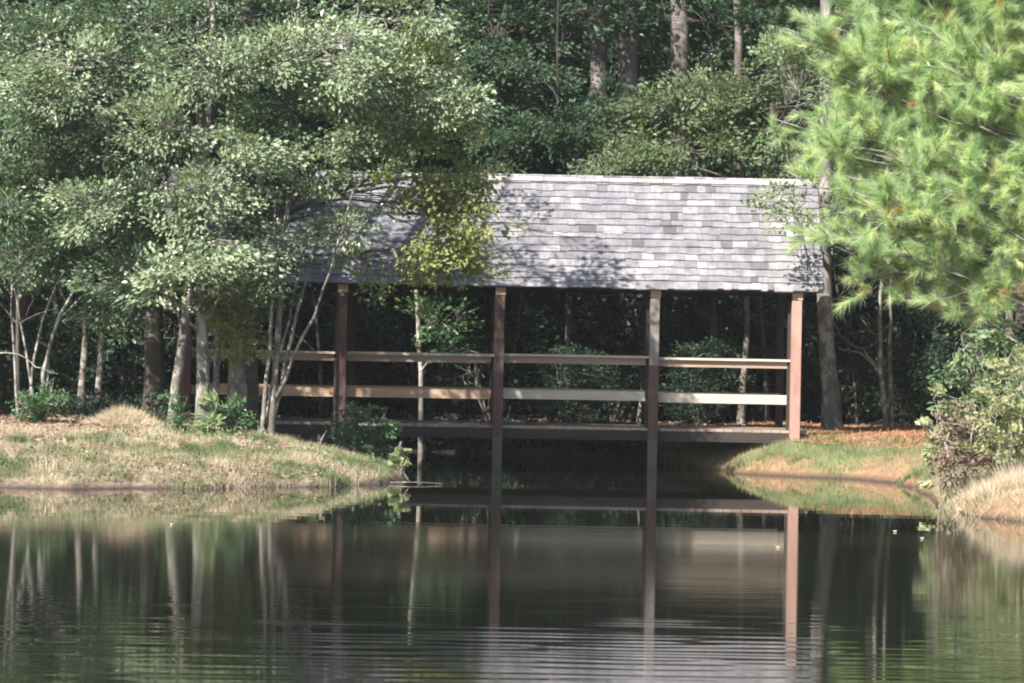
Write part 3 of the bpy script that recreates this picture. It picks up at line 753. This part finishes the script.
# right foreground bush: a green upper shrub, purplish lower one and neighbours
s_ = 36 / F
def shp(px, D, wpx, hpx, *a, **k): return sh(px, D, wpx, hpx, *a, **k)
shp(985, 36.2, 44, 150, 'tall_shrub', 'tall shrub with bright green top on the right bank', 120, 'bush', L=.08, Wd=.045, tmean=.3, stems=9, spread=.17, stemr=.010)
shp(962, 35.0, 34, 92, 'tall_shrub', 'shrub with purplish brown leaves at the water edge on the right', 42, 'purple', L=.065, Wd=.045, tmean=.45, stems=9, spread=.14)
shp(944, 35.4, 22, 128, 'tall_shrub', 'slender shrub with pale cream green leaves leaning out over the right bank', 40, 'bush', L=.065, Wd=.042, tmean=.85, stems=5, spread=.10)
shp(1008, 34.6, 40, 135, 'tall_shrub', 'pale yellow green mottled shrub at the lower right edge', 70, 'bush', L=.06, Wd=.042, tmean=.8, stems=9, spread=.14)
shp(1035, 35.4, 34, 130, 'tall_shrub', 'green shrub cut by the right picture edge', 100, 'bush', L=.07, Wd=.045, tmean=.6, stems=7, spread=.15)

# ------------------------------------------------------------------ grasses and litter
def scatter(n, xa, xb, ya, yb, cond):
    x = rng.uniform(xa, xb, n); y = rng.uniform(ya, yb, n); d = sdist(x, y)
    k = cond(x, y, d); x, y = x[k], y[k]
    return np.stack([x, y, G(x, y)], 1)
def grass(name, pts, h, w, label, tint, lean=.45, mat='grass', smin=.4):
    b = MB(); n = len(pts)
    hh = h * rng.uniform(smin, 1.3, n)
    ang = rng.uniform(0, 6.28, n); le = lean * rng.random(n)
    tip = pts + np.stack([np.cos(ang) * le * hh, np.sin(ang) * le * hh, hh * np.sqrt(1 - np.minimum(le, .95) ** 2)], 1)
    base = pts - (0, 0, .01)
    b.blades(base, tip, w, tint)
    return tag(b.build(name, M[mat]), label, 'grass', kind='stuff')
# right bank
pts = scatter(60000, 2.4, 7.2, 36, 47.2, lambda x, y, d: (d > .02) & (d < 2.2) & (rng.random(len(x)) < np.clip(1.6 - abs(d - .6) * .9, 0, 1)))
dd = sdist(pts[:, 0], pts[:, 1]); gr = green(pts[:, 0], pts[:, 1])
tint = np.clip(rng.normal(.62, .14, len(pts)) - .32 * gr * (vnoise(pts[:, 0] * 1.5, pts[:, 1] * 3, 60) > .35), 0, 1)
grass('grass', pts, .085, .006, 'short pale green and straw coloured grass on the right bank', tint)
# left bank
pts = scatter(90000, -8.5, -1.3, 34.4, 43.5, lambda x, y, d: (d > .02) & (d < 4.2) & (vnoise(x * 1.2, y * 1.2, 40) + .35 * vnoise(x * 5, y * 5, 41) + .35 * np.exp(-d / .7) > .78))
dd = sdist(pts[:, 0], pts[:, 1])
gm = np.clip((vnoise(pts[:, 0] * .9, pts[:, 1] * 1.3, 61) - .42) * 5, 0, 1) * np.clip(1.5 - dd * .6, .1, 1)
tint = np.clip(rng.normal(.84, .13, len(pts)) - .4 * gm, 0, 1)
grass('grass', pts, .10, .006, 'dry tan grass with green patches on the left bank', tint)
# overhanging rim grass both sides
pts = scatter(160000, -8.5, 7.2, 34, 47, lambda x, y, d: (d > .0) & (d < .16) & (vnoise(x * 3, y * 3, 43) > .4))
tint = np.clip(rng.normal(.5, .2, len(pts)), 0, 1)
grass('grass', pts, .13, .006, 'rim of grass leaning over the water edge', tint, lean=.8)
# distinct tufts
def tuft(label, px, D, r, h, n, t0, w=.008):
    q = gp(px, 440, D); root = MB(); r = r * .8; h = h * .8
    nc = max(4, n // 45); ca = rng.uniform(0, 6.28, nc); cr = r * np.sqrt(rng.random(nc))
    cx, cy = cr * np.cos(ca), cr * np.sin(ca); ch = rng.uniform(.45, 1.15, nc) * (1 - .5 * cr / r); ct = rng.normal(t0, .12, nc)
    i_ = rng.integers(0, nc, n)
    x, y = cx[i_] + rng.normal(0, .03, n), cy[i_] + rng.normal(0, .03, n)
    B = np.stack([x, y, G(q[0] + x, q[1] + y) - q[2] - .01], 1)
    hh = h * ch[i_] * rng.uniform(.5, 1.1, n)
    T = B + np.stack([rng.normal(0, .3, n) * hh + (x - cx[i_]) * 2, rng.normal(0, .3, n) * hh + (y - cy[i_]) * 2, hh * rng.uniform(.75, 1, n)], 1)
    root.blades(B, T, w * .8, np.clip(ct[i_] + rng.normal(0, .07, n), 0, 1))
    o = root.build('grass_tuft', M['grass']); o.location = q
    tag(o, label, 'grass tuft', 'grass tufts on the banks'); return o
def clumps(pts, h, nb, label, tint, r=.07, w=.006):
    n = len(pts); i_ = np.repeat(np.arange(n), nb); N = n * nb
    x = pts[i_, 0] + rng.normal(0, r, N); y = pts[i_, 1] + rng.normal(0, r, N)
    k = sdist(x, y) > .0; x, y, i_ = x[k], y[k], i_[k]; N = len(x)
    B = np.stack([x, y, G(x, y) - .01], 1); hc = rng.uniform(.4, 1.3, n)[i_] * h * rng.uniform(.4, 1.1, N)
    le = rng.normal(0, .35, (n, 2))[i_] + rng.normal(0, .35, (N, 2))
    T = B + np.stack([le[:, 0] * hc, le[:, 1] * hc, hc], 1)
    b = MB(); b.blades(B, T, w, np.clip(tint[i_] + rng.normal(0, .08, N), 0, 1))
    return tag(b.build('grass', M['grass']), label, 'grass', kind='stuff')
p_ = scatter(3300, -8.5, -1.3, 34.4, 42.5, lambda x, y, d: (d > .02) & (d < 3.5) & (vnoise(x * 1.6, y * 1.6, 44) + 1.2 * np.exp(-d / .6) > .5))
gm = vnoise(p_[:, 0] * 1.1, p_[:, 1] * 1.6, 62)
clumps(p_, .105, 55, 'uneven clumps of green weeds and dry grass on the left bank', np.where(gm > .53, .25, .82) + rng.normal(0, .18, len(p_)))
p_ = scatter(900, 2.4, 7.4, 38, 47, lambda x, y, d: (d > .02) & (d < 1.6) & (vnoise(x * 1.6, y * 1.6, 45) > .4))
clumps(p_, .10, 50, 'uneven clumps of pale green grass on the right bank', .42 + rng.normal(0, .15, len(p_)))
p_ = scatter(1800, 4.2, 9.5, 29.5, 38.5, lambda x, y, d: (d > .02) & (d < 3.5))
clumps(p_, .11, 60, 'tall bleached grass at the foot of the right shrubs', .84 + rng.normal(0, .2, len(p_)), .09)
p_ = scatter(260, 4.2, 9.5, 29.5, 38.5, lambda x, y, d: (d > .02) & (d < 3.5))
clumps(p_, .42, 14, 'tall sparse dead stalks at the foot of the right shrubs', .72 + rng.normal(0, .14, len(p_)), .09)
p_ = scatter(300, 4.2, 9.5, 29.5, 41, lambda x, y, d: (d > .02) & (d < .5))
clumps(p_, .2, 50, 'green grass at the water edge below the right shrubs', .3 + rng.normal(0, .14, len(p_)), .07)
tuft('bright green fountain of grass low on the left bank below the mound', 112, 38.1, .34, .36, 900, .14)
tuft('dark green grass tuft at the far left water edge', 20, 37.6, .25, .3, 500, .2)
tuft('green grass tuft near the water below the pale stem clump', 268, 38.4, .30, .24, 600, .22)
tuft('tall blue green grass tuft before the dense dark shrub', 352, 39.6, .16, .38, 260, .3)
tuft('yellow green grass tuft on the tip of the left bank', 372, 39.3, .2, .2, 260, .38)
tuft('tall sparse grass tuft on the left bank crest', 300, 40.2, .12, .34, 120, .4)
tuft('pale straw grass clump at the foot of the purplish shrub', 975, 34.0, .34, .36, 900, .9)
tuft('bleached grass clump at the lower right corner', 1012, 33.6, .42, .55, 1500, .95)
tuft('green grass tuft hanging over the water left of the right shrubs', 918, 41.0, .28, .26, 700, .22)
b = MB()
p_ = scatter(700, -8.5, -1.6, 34.8, 42.3, lambda x, y, d: (d > .03) & (d < 3.2) & (vnoise(x * 1.9, y * 1.9, 48) > .55))
for q_ in p_:
    k_ = rng.integers(10, 26); hh = rng.uniform(.05, .2); off = rng.normal(0, 1, (k_, 3)) * (.05, .05, 0); off[:, 2] = rng.random(k_) * hh
    b.leaves(q_ + off, rng.normal(size=(k_, 3)) + (0, 0, .6), rng.normal(0, .5, (k_, 3)) + (0, -.4, .8), rng.uniform(.04, .075, k_), rng.uniform(.015, .03, k_), np.clip(rng.normal(.45, .22) + rng.normal(0, .1, k_), 0, 1))
tag(b.build('weeds', M['bush']), 'low leafy weeds scattered through the grass of the left bank', 'weeds', kind='stuff')
# straw mound
b = MB(); nn = 5200
a = rng.normal(0, 1, (nn, 2)) * (.19, .24); xx_, yy_ = MX + a[:, 0], MY + a[:, 1]
B = np.stack([xx_, yy_, G(xx_, yy_) + .01 * rng.random(nn)], 1)
dirv = np.stack([a[:, 0] * 1.2 + rng.normal(0, .3, nn), a[:, 1] + rng.normal(0, .35, nn), -.25 + rng.random(nn) * .75], 1); dirv /= np.linalg.norm(dirv, axis=1)[:, None]
b.blades(B + (0, 0, .03), B + (0, 0, .03) + dirv * rng.uniform(.08, .2, (nn, 1)), .006, np.clip(rng.normal(.92, .16, nn), 0, 1))
B0 = np.array((MX, MY, 0.)); o = b.build('straw_mound', M['grass']); tag(o, 'pale heaped mound of dry straw on top of the left bank', 'straw mound')
# litter
def litter(pts, size, mat, label, straw=False):
    b = MB(); n = len(pts); ax = rng.normal(size=(n, 3)) * (1, 1, .25); nr = rng.normal(0, .25, (n, 3)) + (0, 0, 1)
    b.leaves(pts + (0, 0, .012), ax, nr, size * rng.uniform(.6, 1.3, n), size * (.06 if straw else .55), np.clip(rng.normal(.5, .25, n), 0, 1))
    return tag(b.build('leaf_litter', M[mat]), label, 'litter', kind='stuff')
litter(scatter(26000, -8.5, -1.3, 35, 46, lambda x, y, d: (d > .15)), .07, 'litter', 'fallen brown and pale leaves on the left bank')
litter(scatter(40000, 2.6, 9, 43.5, 52, lambda x, y, d: (d > .9) & ((x > 3.9) | (y < 47.2)) & (y < 50.5 + .5 * vnoise(x, y, 3))), .18, 'needle_litter', 'orange brown pine straw on the right bank', True)
litter(scatter(9000, -6, 7.5, 47.5, 60, lambda x, y, d: (d > .3)), .08, 'litter', 'fallen leaves on the shaded forest floor')

# twigs and small things
def branch(name, label, cat, pts, r, twigs=3):
    base = np.array(pts[0]); root = MB(); pp = resample(np.array(pts) - base, 9); root.tube(pp, np.linspace(r, r * .35, 9), 5)
    for q in range(twigs):
        s0 = pp[rng.integers(3, 8)]; e = s0 + rng.normal(0, .12, 3) + (0, 0, .07)
        root.tube(curve(s0, e, rng.normal(0, .03, 3), 4), np.linspace(r * .4, r * .15, 4), 3)
    o = root.build(name, M['bark_pale']); o.location = base; return tag(o, label, cat)
w0 = W(390, 484); w1 = W(445, 480)
branch('fallen_branch', 'thin fallen branch lying on the water off the tip of the left bank', 'branch', [(w0[0], w0[1], .02), ((w0[0] + w1[0]) / 2, w0[1], .03), (w1[0], w0[1] + .05, .015)], .009, 1)
branch('fallen_branch', 'short pale stick poking up from the crest of the left bank', 'branch', [gp(318, 440, 40.4), P(322, 438, 40.4), P(327, 430, 40.4)], .014, 1)
branch('fallen_branch', 'curved grey branch lying on the forest floor right of the flared trunk', 'branch', [gp(870, 420, 49) + (0, 0, .05), gp(905, 415, 49) + (0, 0, .25), gp(925, 420, 49.4) + (0, 0, .1)], .03, 4)
for px, py, lab in ((172, 525, 'pale floating leaf alone on the water below the left bank'), (778, 548, 'pale floating leaf beside the reflection of the right end post'),
                    (895, 532, 'pale floating leaf in dark water below the forked sapling'), (922, 539, 'pale floating leaf at the edge of the right shrub reflection')):
    x, y = W(px, py); b = MB()
    a = np.linspace(0, 6.283, 9)[:-1]; V = np.stack([np.cos(a) * .02, np.sin(a) * .03, .012 + .004 * np.cos(2 * a)], 1); V = np.concatenate([V, V - (0, 0, .006)])
    b.add(V, [tuple(range(8))], .9); b.add(V, [(k, (k + 1) % 8, (k + 1) % 8 + 8, k + 8) for k in range(8)], .9)
    o = b.build('floating_leaf', M['rail_cap']); o.location = (x, y, 0.002); tag(o, lab, 'floating leaf')

# ------------------------------------------------------------------ woods behind
make_tree('slender_tree', 'slender pale tree in the water behind the bridge left of the centre post', 'tree',
    [np.array((P(421, 470, 50.9)[0], 50.9, -.3)), P(421, 400, 50.9), P(417, 320, 50.9), P(415, 270, 50.9), P(410, 100, 50.9)], .05,
    [pxb(430, 320, 50.5, 26, 16, .5, 14), pxb(455, 345, 50.6, 22, 10, .5, 5), pxb(410, 130, 50.6, 60, 40, .8, 30)], 'fern', 'twig', tmean=.5, flare=False, L=.09, Wd=.05)
b = MB()
# trees over the ridge, airy and pale at the right
air = [('pale green airy tree with twisting bare twigs just above the right half of the roof', 740, 50.2, 'back_pale', [(690, 150, 60, 26, 34), (745, 120, 50, 28, 34), (640, 165, 50, 14, 18), (775, 80, 36, 40, 30), (700, 95, 34, 14, 16), (790, 150, 36, 26, 16), (740, 85, 30, 24, 18), (690, 100, 34, 16, 16)]),
       ('pale green airy tree above the middle of the roof', 640, 50.8, 'back_pale', [(620, 140, 50, 30, 24), (590, 165, 40, 14, 18), (660, 115, 40, 24, 24)]),
       ('dim green tree above the centre of the roof', 560, 51.4, 'back', [(560, 135, 60, 32, 60), (520, 150, 50, 28, 40), (605, 118, 50, 26, 44), (520, 60, 50, 30, 30), (650, 108, 45, 24, 34)]),
       ('dim green tree above the roof close to the sunlit left canopy', 490, 52.2, 'back', [(490, 120, 55, 50, 55), (470, 60, 50, 40, 40), (540, 80, 60, 30, 40)])]
hid = {740: (700, 760, 820), 640: (600, 650), 560: (540, 580), 490: (430, 480)}  # unseen foliage behind the roof, added to shade the wood beneath
for lab, px, D, lf_, bl in air:
    make_tree('understory_tree', lab, 'tree', [gp(px, 430, D), P(px + 8, 330, D), P(px + 3, 200, D), P(px, 125, D), P(px - 5, 100, D)], .06,
              [pxb(a, b_, D - .3, c, d, .7, n_) for a, b_, c, d, n_ in bl] + ([pxb(px, 20, D + 1, 60, 40, 1, 20)] if px < 600 else []) + [pxb(hx, 232, D - 1.1, 50, 26, 1.0, 60) for hx in hid[px]] + ([pxb(px, -150, D - 2, 110, 50, 1.2, 50)] if px < 600 else []), lf_, 'bark_pale' if px > 600 else 'bark_shade_tone', L=.085, Wd=.05, nl=46, spread=.32)  # hidden and above-frame blobs are added to keep sun off the wood
# big pine trunks seen above the roof
for px, r, lab in ((598, .17, 'leftmost of three thick pine trunks rising behind the roof'), (627, .19, 'middle one of three thick pine trunks rising behind the roof'), (680, .185, 'rightmost of three thick pine trunks rising behind the roof'),
                   (738, .08, 'thin pale pine trunk right of the three thick trunks above the roof')):
    D = 53.2 + .3 * (px % 3)
    make_tree('pine_tree', lab, 'tree', [gp(px, 420, D), P(px, 200, D), P(px, 50, D), P(px + 3, -300, D)], r, [pxb(px, -220, D, 90, 60, 2, 40)], 'back', 'bark_pine', k=12, taper=.8)

# prototypes for the wood, copied with shared meshes
def proto_tree(name, leaf, bark, h, nblob, cr, zlo, r0, L=.12, Wd=.075, ns=26, nl=42):
    bl = []
    for q in range(nblob):
        z = zlo + (h - zlo) * (q + .5) / nblob; rad = cr * math.sin(math.pi * min(1, (z - zlo + .8) / (h - zlo + 1.4))) ** .6
        a = q * 2.4 + rng.uniform(-.4, .4)
        bl.append((np.array((math.cos(a) * rad * .6, math.sin(a) * rad * .6, z)), (rad * .65, rad * .65, .5 + .2 * cr), ns))
    return make_tree(name, 'x', 'tree', [(0, 0, 0), (.1, 0, h * .3), (0, .1, h * .6), (.05, 0, h * .95)], r0, bl, leaf, bark, L=L, Wd=Wd, nl=nl, spread=.42, base=np.zeros(3))
pt = [proto_tree('forest_tree', 'back', 'bark_shade_tone', 12, 13, 2.4, 3.6, .13), proto_tree('forest_tree', 'back', 'bark_shade_tone', 14, 14, 2.7, 4.6, .16),
      proto_tree('forest_tree', 'dark', 'bark_shade_tone', 9, 11, 2.2, 2.0, .10), proto_tree('forest_tree', 'back_pale', 'bark_shade_tone', 11, 11, 2.2, 3.4, .11)]
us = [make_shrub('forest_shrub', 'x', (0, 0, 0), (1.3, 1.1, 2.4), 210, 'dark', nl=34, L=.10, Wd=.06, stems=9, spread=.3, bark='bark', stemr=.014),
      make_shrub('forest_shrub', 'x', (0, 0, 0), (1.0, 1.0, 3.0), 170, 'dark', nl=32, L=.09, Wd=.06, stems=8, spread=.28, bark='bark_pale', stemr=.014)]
def put(proto, used, loc, rz, sc, label, group):
    if id(proto) not in used:
        used[id(proto)] = 1; proto.location = loc; proto.rotation_euler = (0, 0, rz); proto.scale = (sc, sc, sc); proto['label'] = label; proto['group'] = group
        return proto
    return copy_tree(proto, loc, rz, sc, label, group)
used = {}
LT = [[f'{a} tree {b}' for a in ('mid height full crowned green', 'tall high crowned green', 'short dark leaved', 'pale green leaved')] for b in
      ('in the nearest row of the wood behind the bridge', 'in the second row of the wood behind the bridge', 'in the middle of the wood behind the bridge', 'deep in the wood behind the bridge', 'at the back of the wood behind the bridge')]
rows = [(53.5, 2.7, 16), (56.5, 2.9, 17), (60, 3.1, 18), (64.5, 3.3, 19), (70, 3.5, 20)]
for ri, (D, step, half) in enumerate(rows):
    x = -half + rng.uniform(0, 1)
    while x < half:
        y = D + rng.uniform(-1, 1)
        if ri < 2 and 1.0 < x < 4.0: x += .8; continue
        k = int(rng.choice([0, 1, 2, 3], p=[.35, .3, .2, .15]) if ri else rng.choice([0, 1, 2], p=[.45, .35, .2]))
        put(pt[k], used, (x, y, g(x, y) - .05), rng.uniform(0, 6.28), rng.uniform(.9, 1.15), LT[ri][k], 'trees of the dark wood behind the bridge')
        x += step * rng.uniform(.75, 1.25)
LSH = ['shaded round shrub', 'shaded tall pale stemmed shrub']
LSR = ['on the bank right behind the bridge', 'in the nearest row behind the bridge', 'one row into the wood behind the bridge', 'further into the wood behind the bridge', 'deep in the wood behind the bridge']
sri = -1
for (D, step, half) in [(50.8, 2.0, 9.5), (52.6, 1.5, 9.5), (54.5, 1.9, 12), (58.5, 2.1, 13), (63, 2.4, 14)]:
    x = -half; sri += 1
    while x < half:
        y = D + rng.uniform(-.8, .8)
        if sdist(np.array([x]), np.array([y]))[0] > .9 and not (D < 52 and 3.4 < x < 6.6):
            sc = rng.uniform(.75, 1.1) * (.62 if D < 52 else 1.3 if D < 56 else 1.2)
            k2 = int(rng.integers(0, 2)); put(us[k2], used, (x, y, g(x, y) - .05), rng.uniform(0, 6.28), sc, LSH[k2] + ' ' + LSR[sri], 'shrubs of the dark wood behind the bridge')
        x += step * rng.uniform(.8, 1.2)
for i, x in enumerate(np.arange(-2.7, 2.3, .42)):  # shrubs added over sunlit ground so the far bank stays dark
    y = 47.0
    while sdist(np.array([x]), np.array([y]))[0] < .12 or y < 47.2: y += .05
    while y > 47.2 and sdist(np.array([x]), np.array([y]))[0] < .12: y += .05
    make_shrub('forest_shrub', 'low dark shrub added to cover the sunlit far bank beneath the bridge', (x, y, g(x, y)), (.34, .3, rng.uniform(.3, .55)), 42, 'dark', L=.07, Wd=.045, tmean=.4, group='shrubs added along the far bank beneath the bridge')
# left wood behind the front row and off frame trees along both shores
LL = 'leafy tree in the wood close behind the left bank, one of several alike'
for x, y in ((-7.6, 46.5), (-6.1, 48.5), (-9.5, 44), (-8.8, 49.5), (-5.0, 51.0), (-11.5, 46), (-12.5, 41), (-14.5, 44), (-16, 40), (-12, 50)):
    put(pt[rng.integers(0, 3)], used, (x, y, g(x, y) - .05), rng.uniform(0, 6.28), rng.uniform(.8, 1.0), LL, 'trees of the wood behind the left bank')
LR = 'leafy tree in the wood on the right shore, one of several alike'
for x, y in ((8.6, 50.5), (10.5, 47.5), (12, 43), (12.5, 51), (14, 38), (16, 46), (7.4, 52.2)):
    put(pt[rng.integers(0, 3)], used, (x, y, g(x, y) - .05), rng.uniform(0, 6.28), rng.uniform(.85, 1.05), LR, 'trees of the wood on the right shore')
for x, y in ((-8.5, 45.2), (-6.9, 45.8), (-5.8, 46.6), (-7.8, 47.8), (-10, 43.5), (7.6, 48.5), (9, 46.4), (6.8, 50.6), (9.4, 49.6)):
    put(us[rng.integers(0, 2)], used, (x, y, g(x, y) - .05), rng.uniform(0, 6.28), rng.uniform(.7, 1.0), 'shaded shrub beneath the trees at the edge of the wood', 'shrubs at the edge of the wood')
STEM_LABELS = {708: 'grey stem behind the bridge just right of the grey topped post', 768: 'pale leaning stem behind the bridge close to the right end post', 757: 'thin stem slanting right behind the bridge, second from the right end post', 566: 'thin upright stem behind the middle of the bay right of the centre post', 583: 'thin stem leaning left behind the bay right of the centre post', 470: 'thin upright stem seen just left of the centre bridge post', 530: 'faint stem in the dark wood just right of the centre bridge post', 610: 'thin stem leaning right in the dark wood left of the grey topped post', 380: 'thin stem in the dark wood just right of the second bridge post', 672: 'faint stem seen close to the right of the grey topped post', 735: 'wispy stem leaning far left behind the rightmost bay of the bridge', 560: 'wispy stem leaning far right behind the bay right of the centre post', 450: 'faint stem leaning left behind the bay left of the centre post', 910: 'slim dark trunk in the wood right of the forked sapling', 938: 'dark trunk behind the tall shrub of the right bank', 858: 'thin stem leaning left between the flared trunk and the forked sapling', 120: 'pale thin stem in shade behind the left bank mound', 60: 'thin stem in shade behind the curving bare stems at the far left', 135: 'slim dark trunk in shade just left of the thick dark trunk', 18: 'thin stem in shade at the far left edge behind the bare stems', 320: 'thin dark stem behind the bridge just left of the second post', 950: 'dark slim trunk in the wood behind the right shrubs near two pine trunks', 640: 'thin leaning stem seen just left of the grey topped bridge post'}
# slender bare stems between the posts
def stem_obj(px, D, lean, r, h, mat, first=[None]):
    b = MB(); q = gp(px, 430, D)
    pp = resample(np.array([(0, 0, -.1), (lean * .2 + rng.normal(0, .06), 0, h * .35), (lean * .6 + rng.normal(0, .08), .1, h * .7), (lean, .1, h)]), 12)
    b.tube(pp, np.linspace(r, r * .5, 12), 6)
    for z in range(4):
        s0 = pp[rng.integers(3, 10)]; e = s0 + np.array((rng.uniform(-.7, .7), rng.uniform(-.3, .3), rng.uniform(.2, .8)))
        b.tube(curve(s0, e, rng.normal(0, .08, 3), 5), np.linspace(r * .45, r * .15, 5), 4)
    root = empty('slender_tree', q, STEM_LABELS[px], 'tree', 'thin stems in the dark wood behind the bridge')
    b.build('trunk', M[mat], root, smooth=True)
for px, D, lean, r, h, mt in ((708, 50.6, -.25, .075, 4.6, 'bark_shade_tone'), (768, 50.9, -.5, .05, 4.4, 'bark_shade_tone'), (757, 53, .4, .035, 4, 'bark_shade_tone'), (566, 52.2, .05, .03, 4.5, 'bark'), (583, 54, -.3, .04, 4.2, 'bark_shade_tone'),
                              (470, 53, .1, .035, 4.5, 'bark'), (530, 55, -.2, .03, 4, 'bark_shade_tone'), (610, 52.6, .45, .03, 4, 'bark_shade_tone'), (380, 52.5, -.2, .04, 4.4, 'bark_shade_tone'), (672, 55, .3, .035, 4.3, 'bark_shade_tone'),
                              (735, 51.4, -.6, .025, 3.6, 'bark_shade_tone'), (560, 53.4, .6, .022, 4, 'bark_shade_tone'), (450, 54.5, -.4, .03, 4.2, 'bark_shade_tone'), (910, 52, -.2, .05, 4.5, 'bark_shade_tone'), (938, 50.5, .15, .07, 5, 'bark_shade_tone'),
                              (858, 51.5, -.5, .03, 3.5, 'bark_shade_tone'), (120, 46.5, .3, .03, 4, 'bark'), (60, 46, -.3, .035, 4, 'bark_shade_tone'), (135, 48, -.2, .05, 4.5, 'bark_shade_tone'), (18, 44.5, .15, .04, 4, 'bark_shade_tone'), (320, 49.5, -.2, .04, 4, 'bark_shade_tone'), (950, 49, .2, .05, 5, 'bark_shade_tone'), (640, 51.8, -.35, .02, 3.8, 'bark')):
    stem_obj(px, D, lean, r, h, mt)

# far wood closing the view
b = MB(); n_ = 150000
x = rng.uniform(-60, 60, n_); z = rng.random(n_) ** 1.0 * 23; y = 82 + rng.uniform(0, 9, n_) - z * .15
z = z * (.75 + .35 * vnoise(x * .2, x * 0, 70)); y = y + 3 * vnoise(x * .3, z * .4, 71)
gz = G(x, y)
b.leaves(np.stack([x, y, gz + z], 1), rng.normal(size=(n_, 3)), rng.normal(size=(n_, 3)) + (0, -.5, .8), rng.uniform(.4, .8, n_), rng.uniform(.3, .5, n_), np.clip(rng.normal(.4, .2, n_), 0, 1))
tag(b.build('distant_forest', M['back']), 'mass of far trees closing the view behind the wood', 'forest', kind='stuff')

# ------------------------------------------------------------------ thin morning haze over the pond
mh = bpy.data.materials.new('haze'); mh.use_nodes = True; nn_ = mh.node_tree
for x in list(nn_.nodes): nn_.nodes.remove(x)
oh = nn_.nodes.new('ShaderNodeOutputMaterial'); pv = nn_.nodes.new('ShaderNodeVolumePrincipled')
pv.inputs['Color'].default_value = (.93, .96, 1, 1); pv.inputs['Density'].default_value = .00024; pv.inputs['Anisotropy'].default_value = .0
nn_.links.new(pv.outputs[0], oh.inputs['Volume'])
b = MB(); b.box((0, 270, 18), (802, 662, 50)); o = b.build('haze', mh); tag(o, 'thin pale haze in the air over the pond', 'haze', kind='stuff')
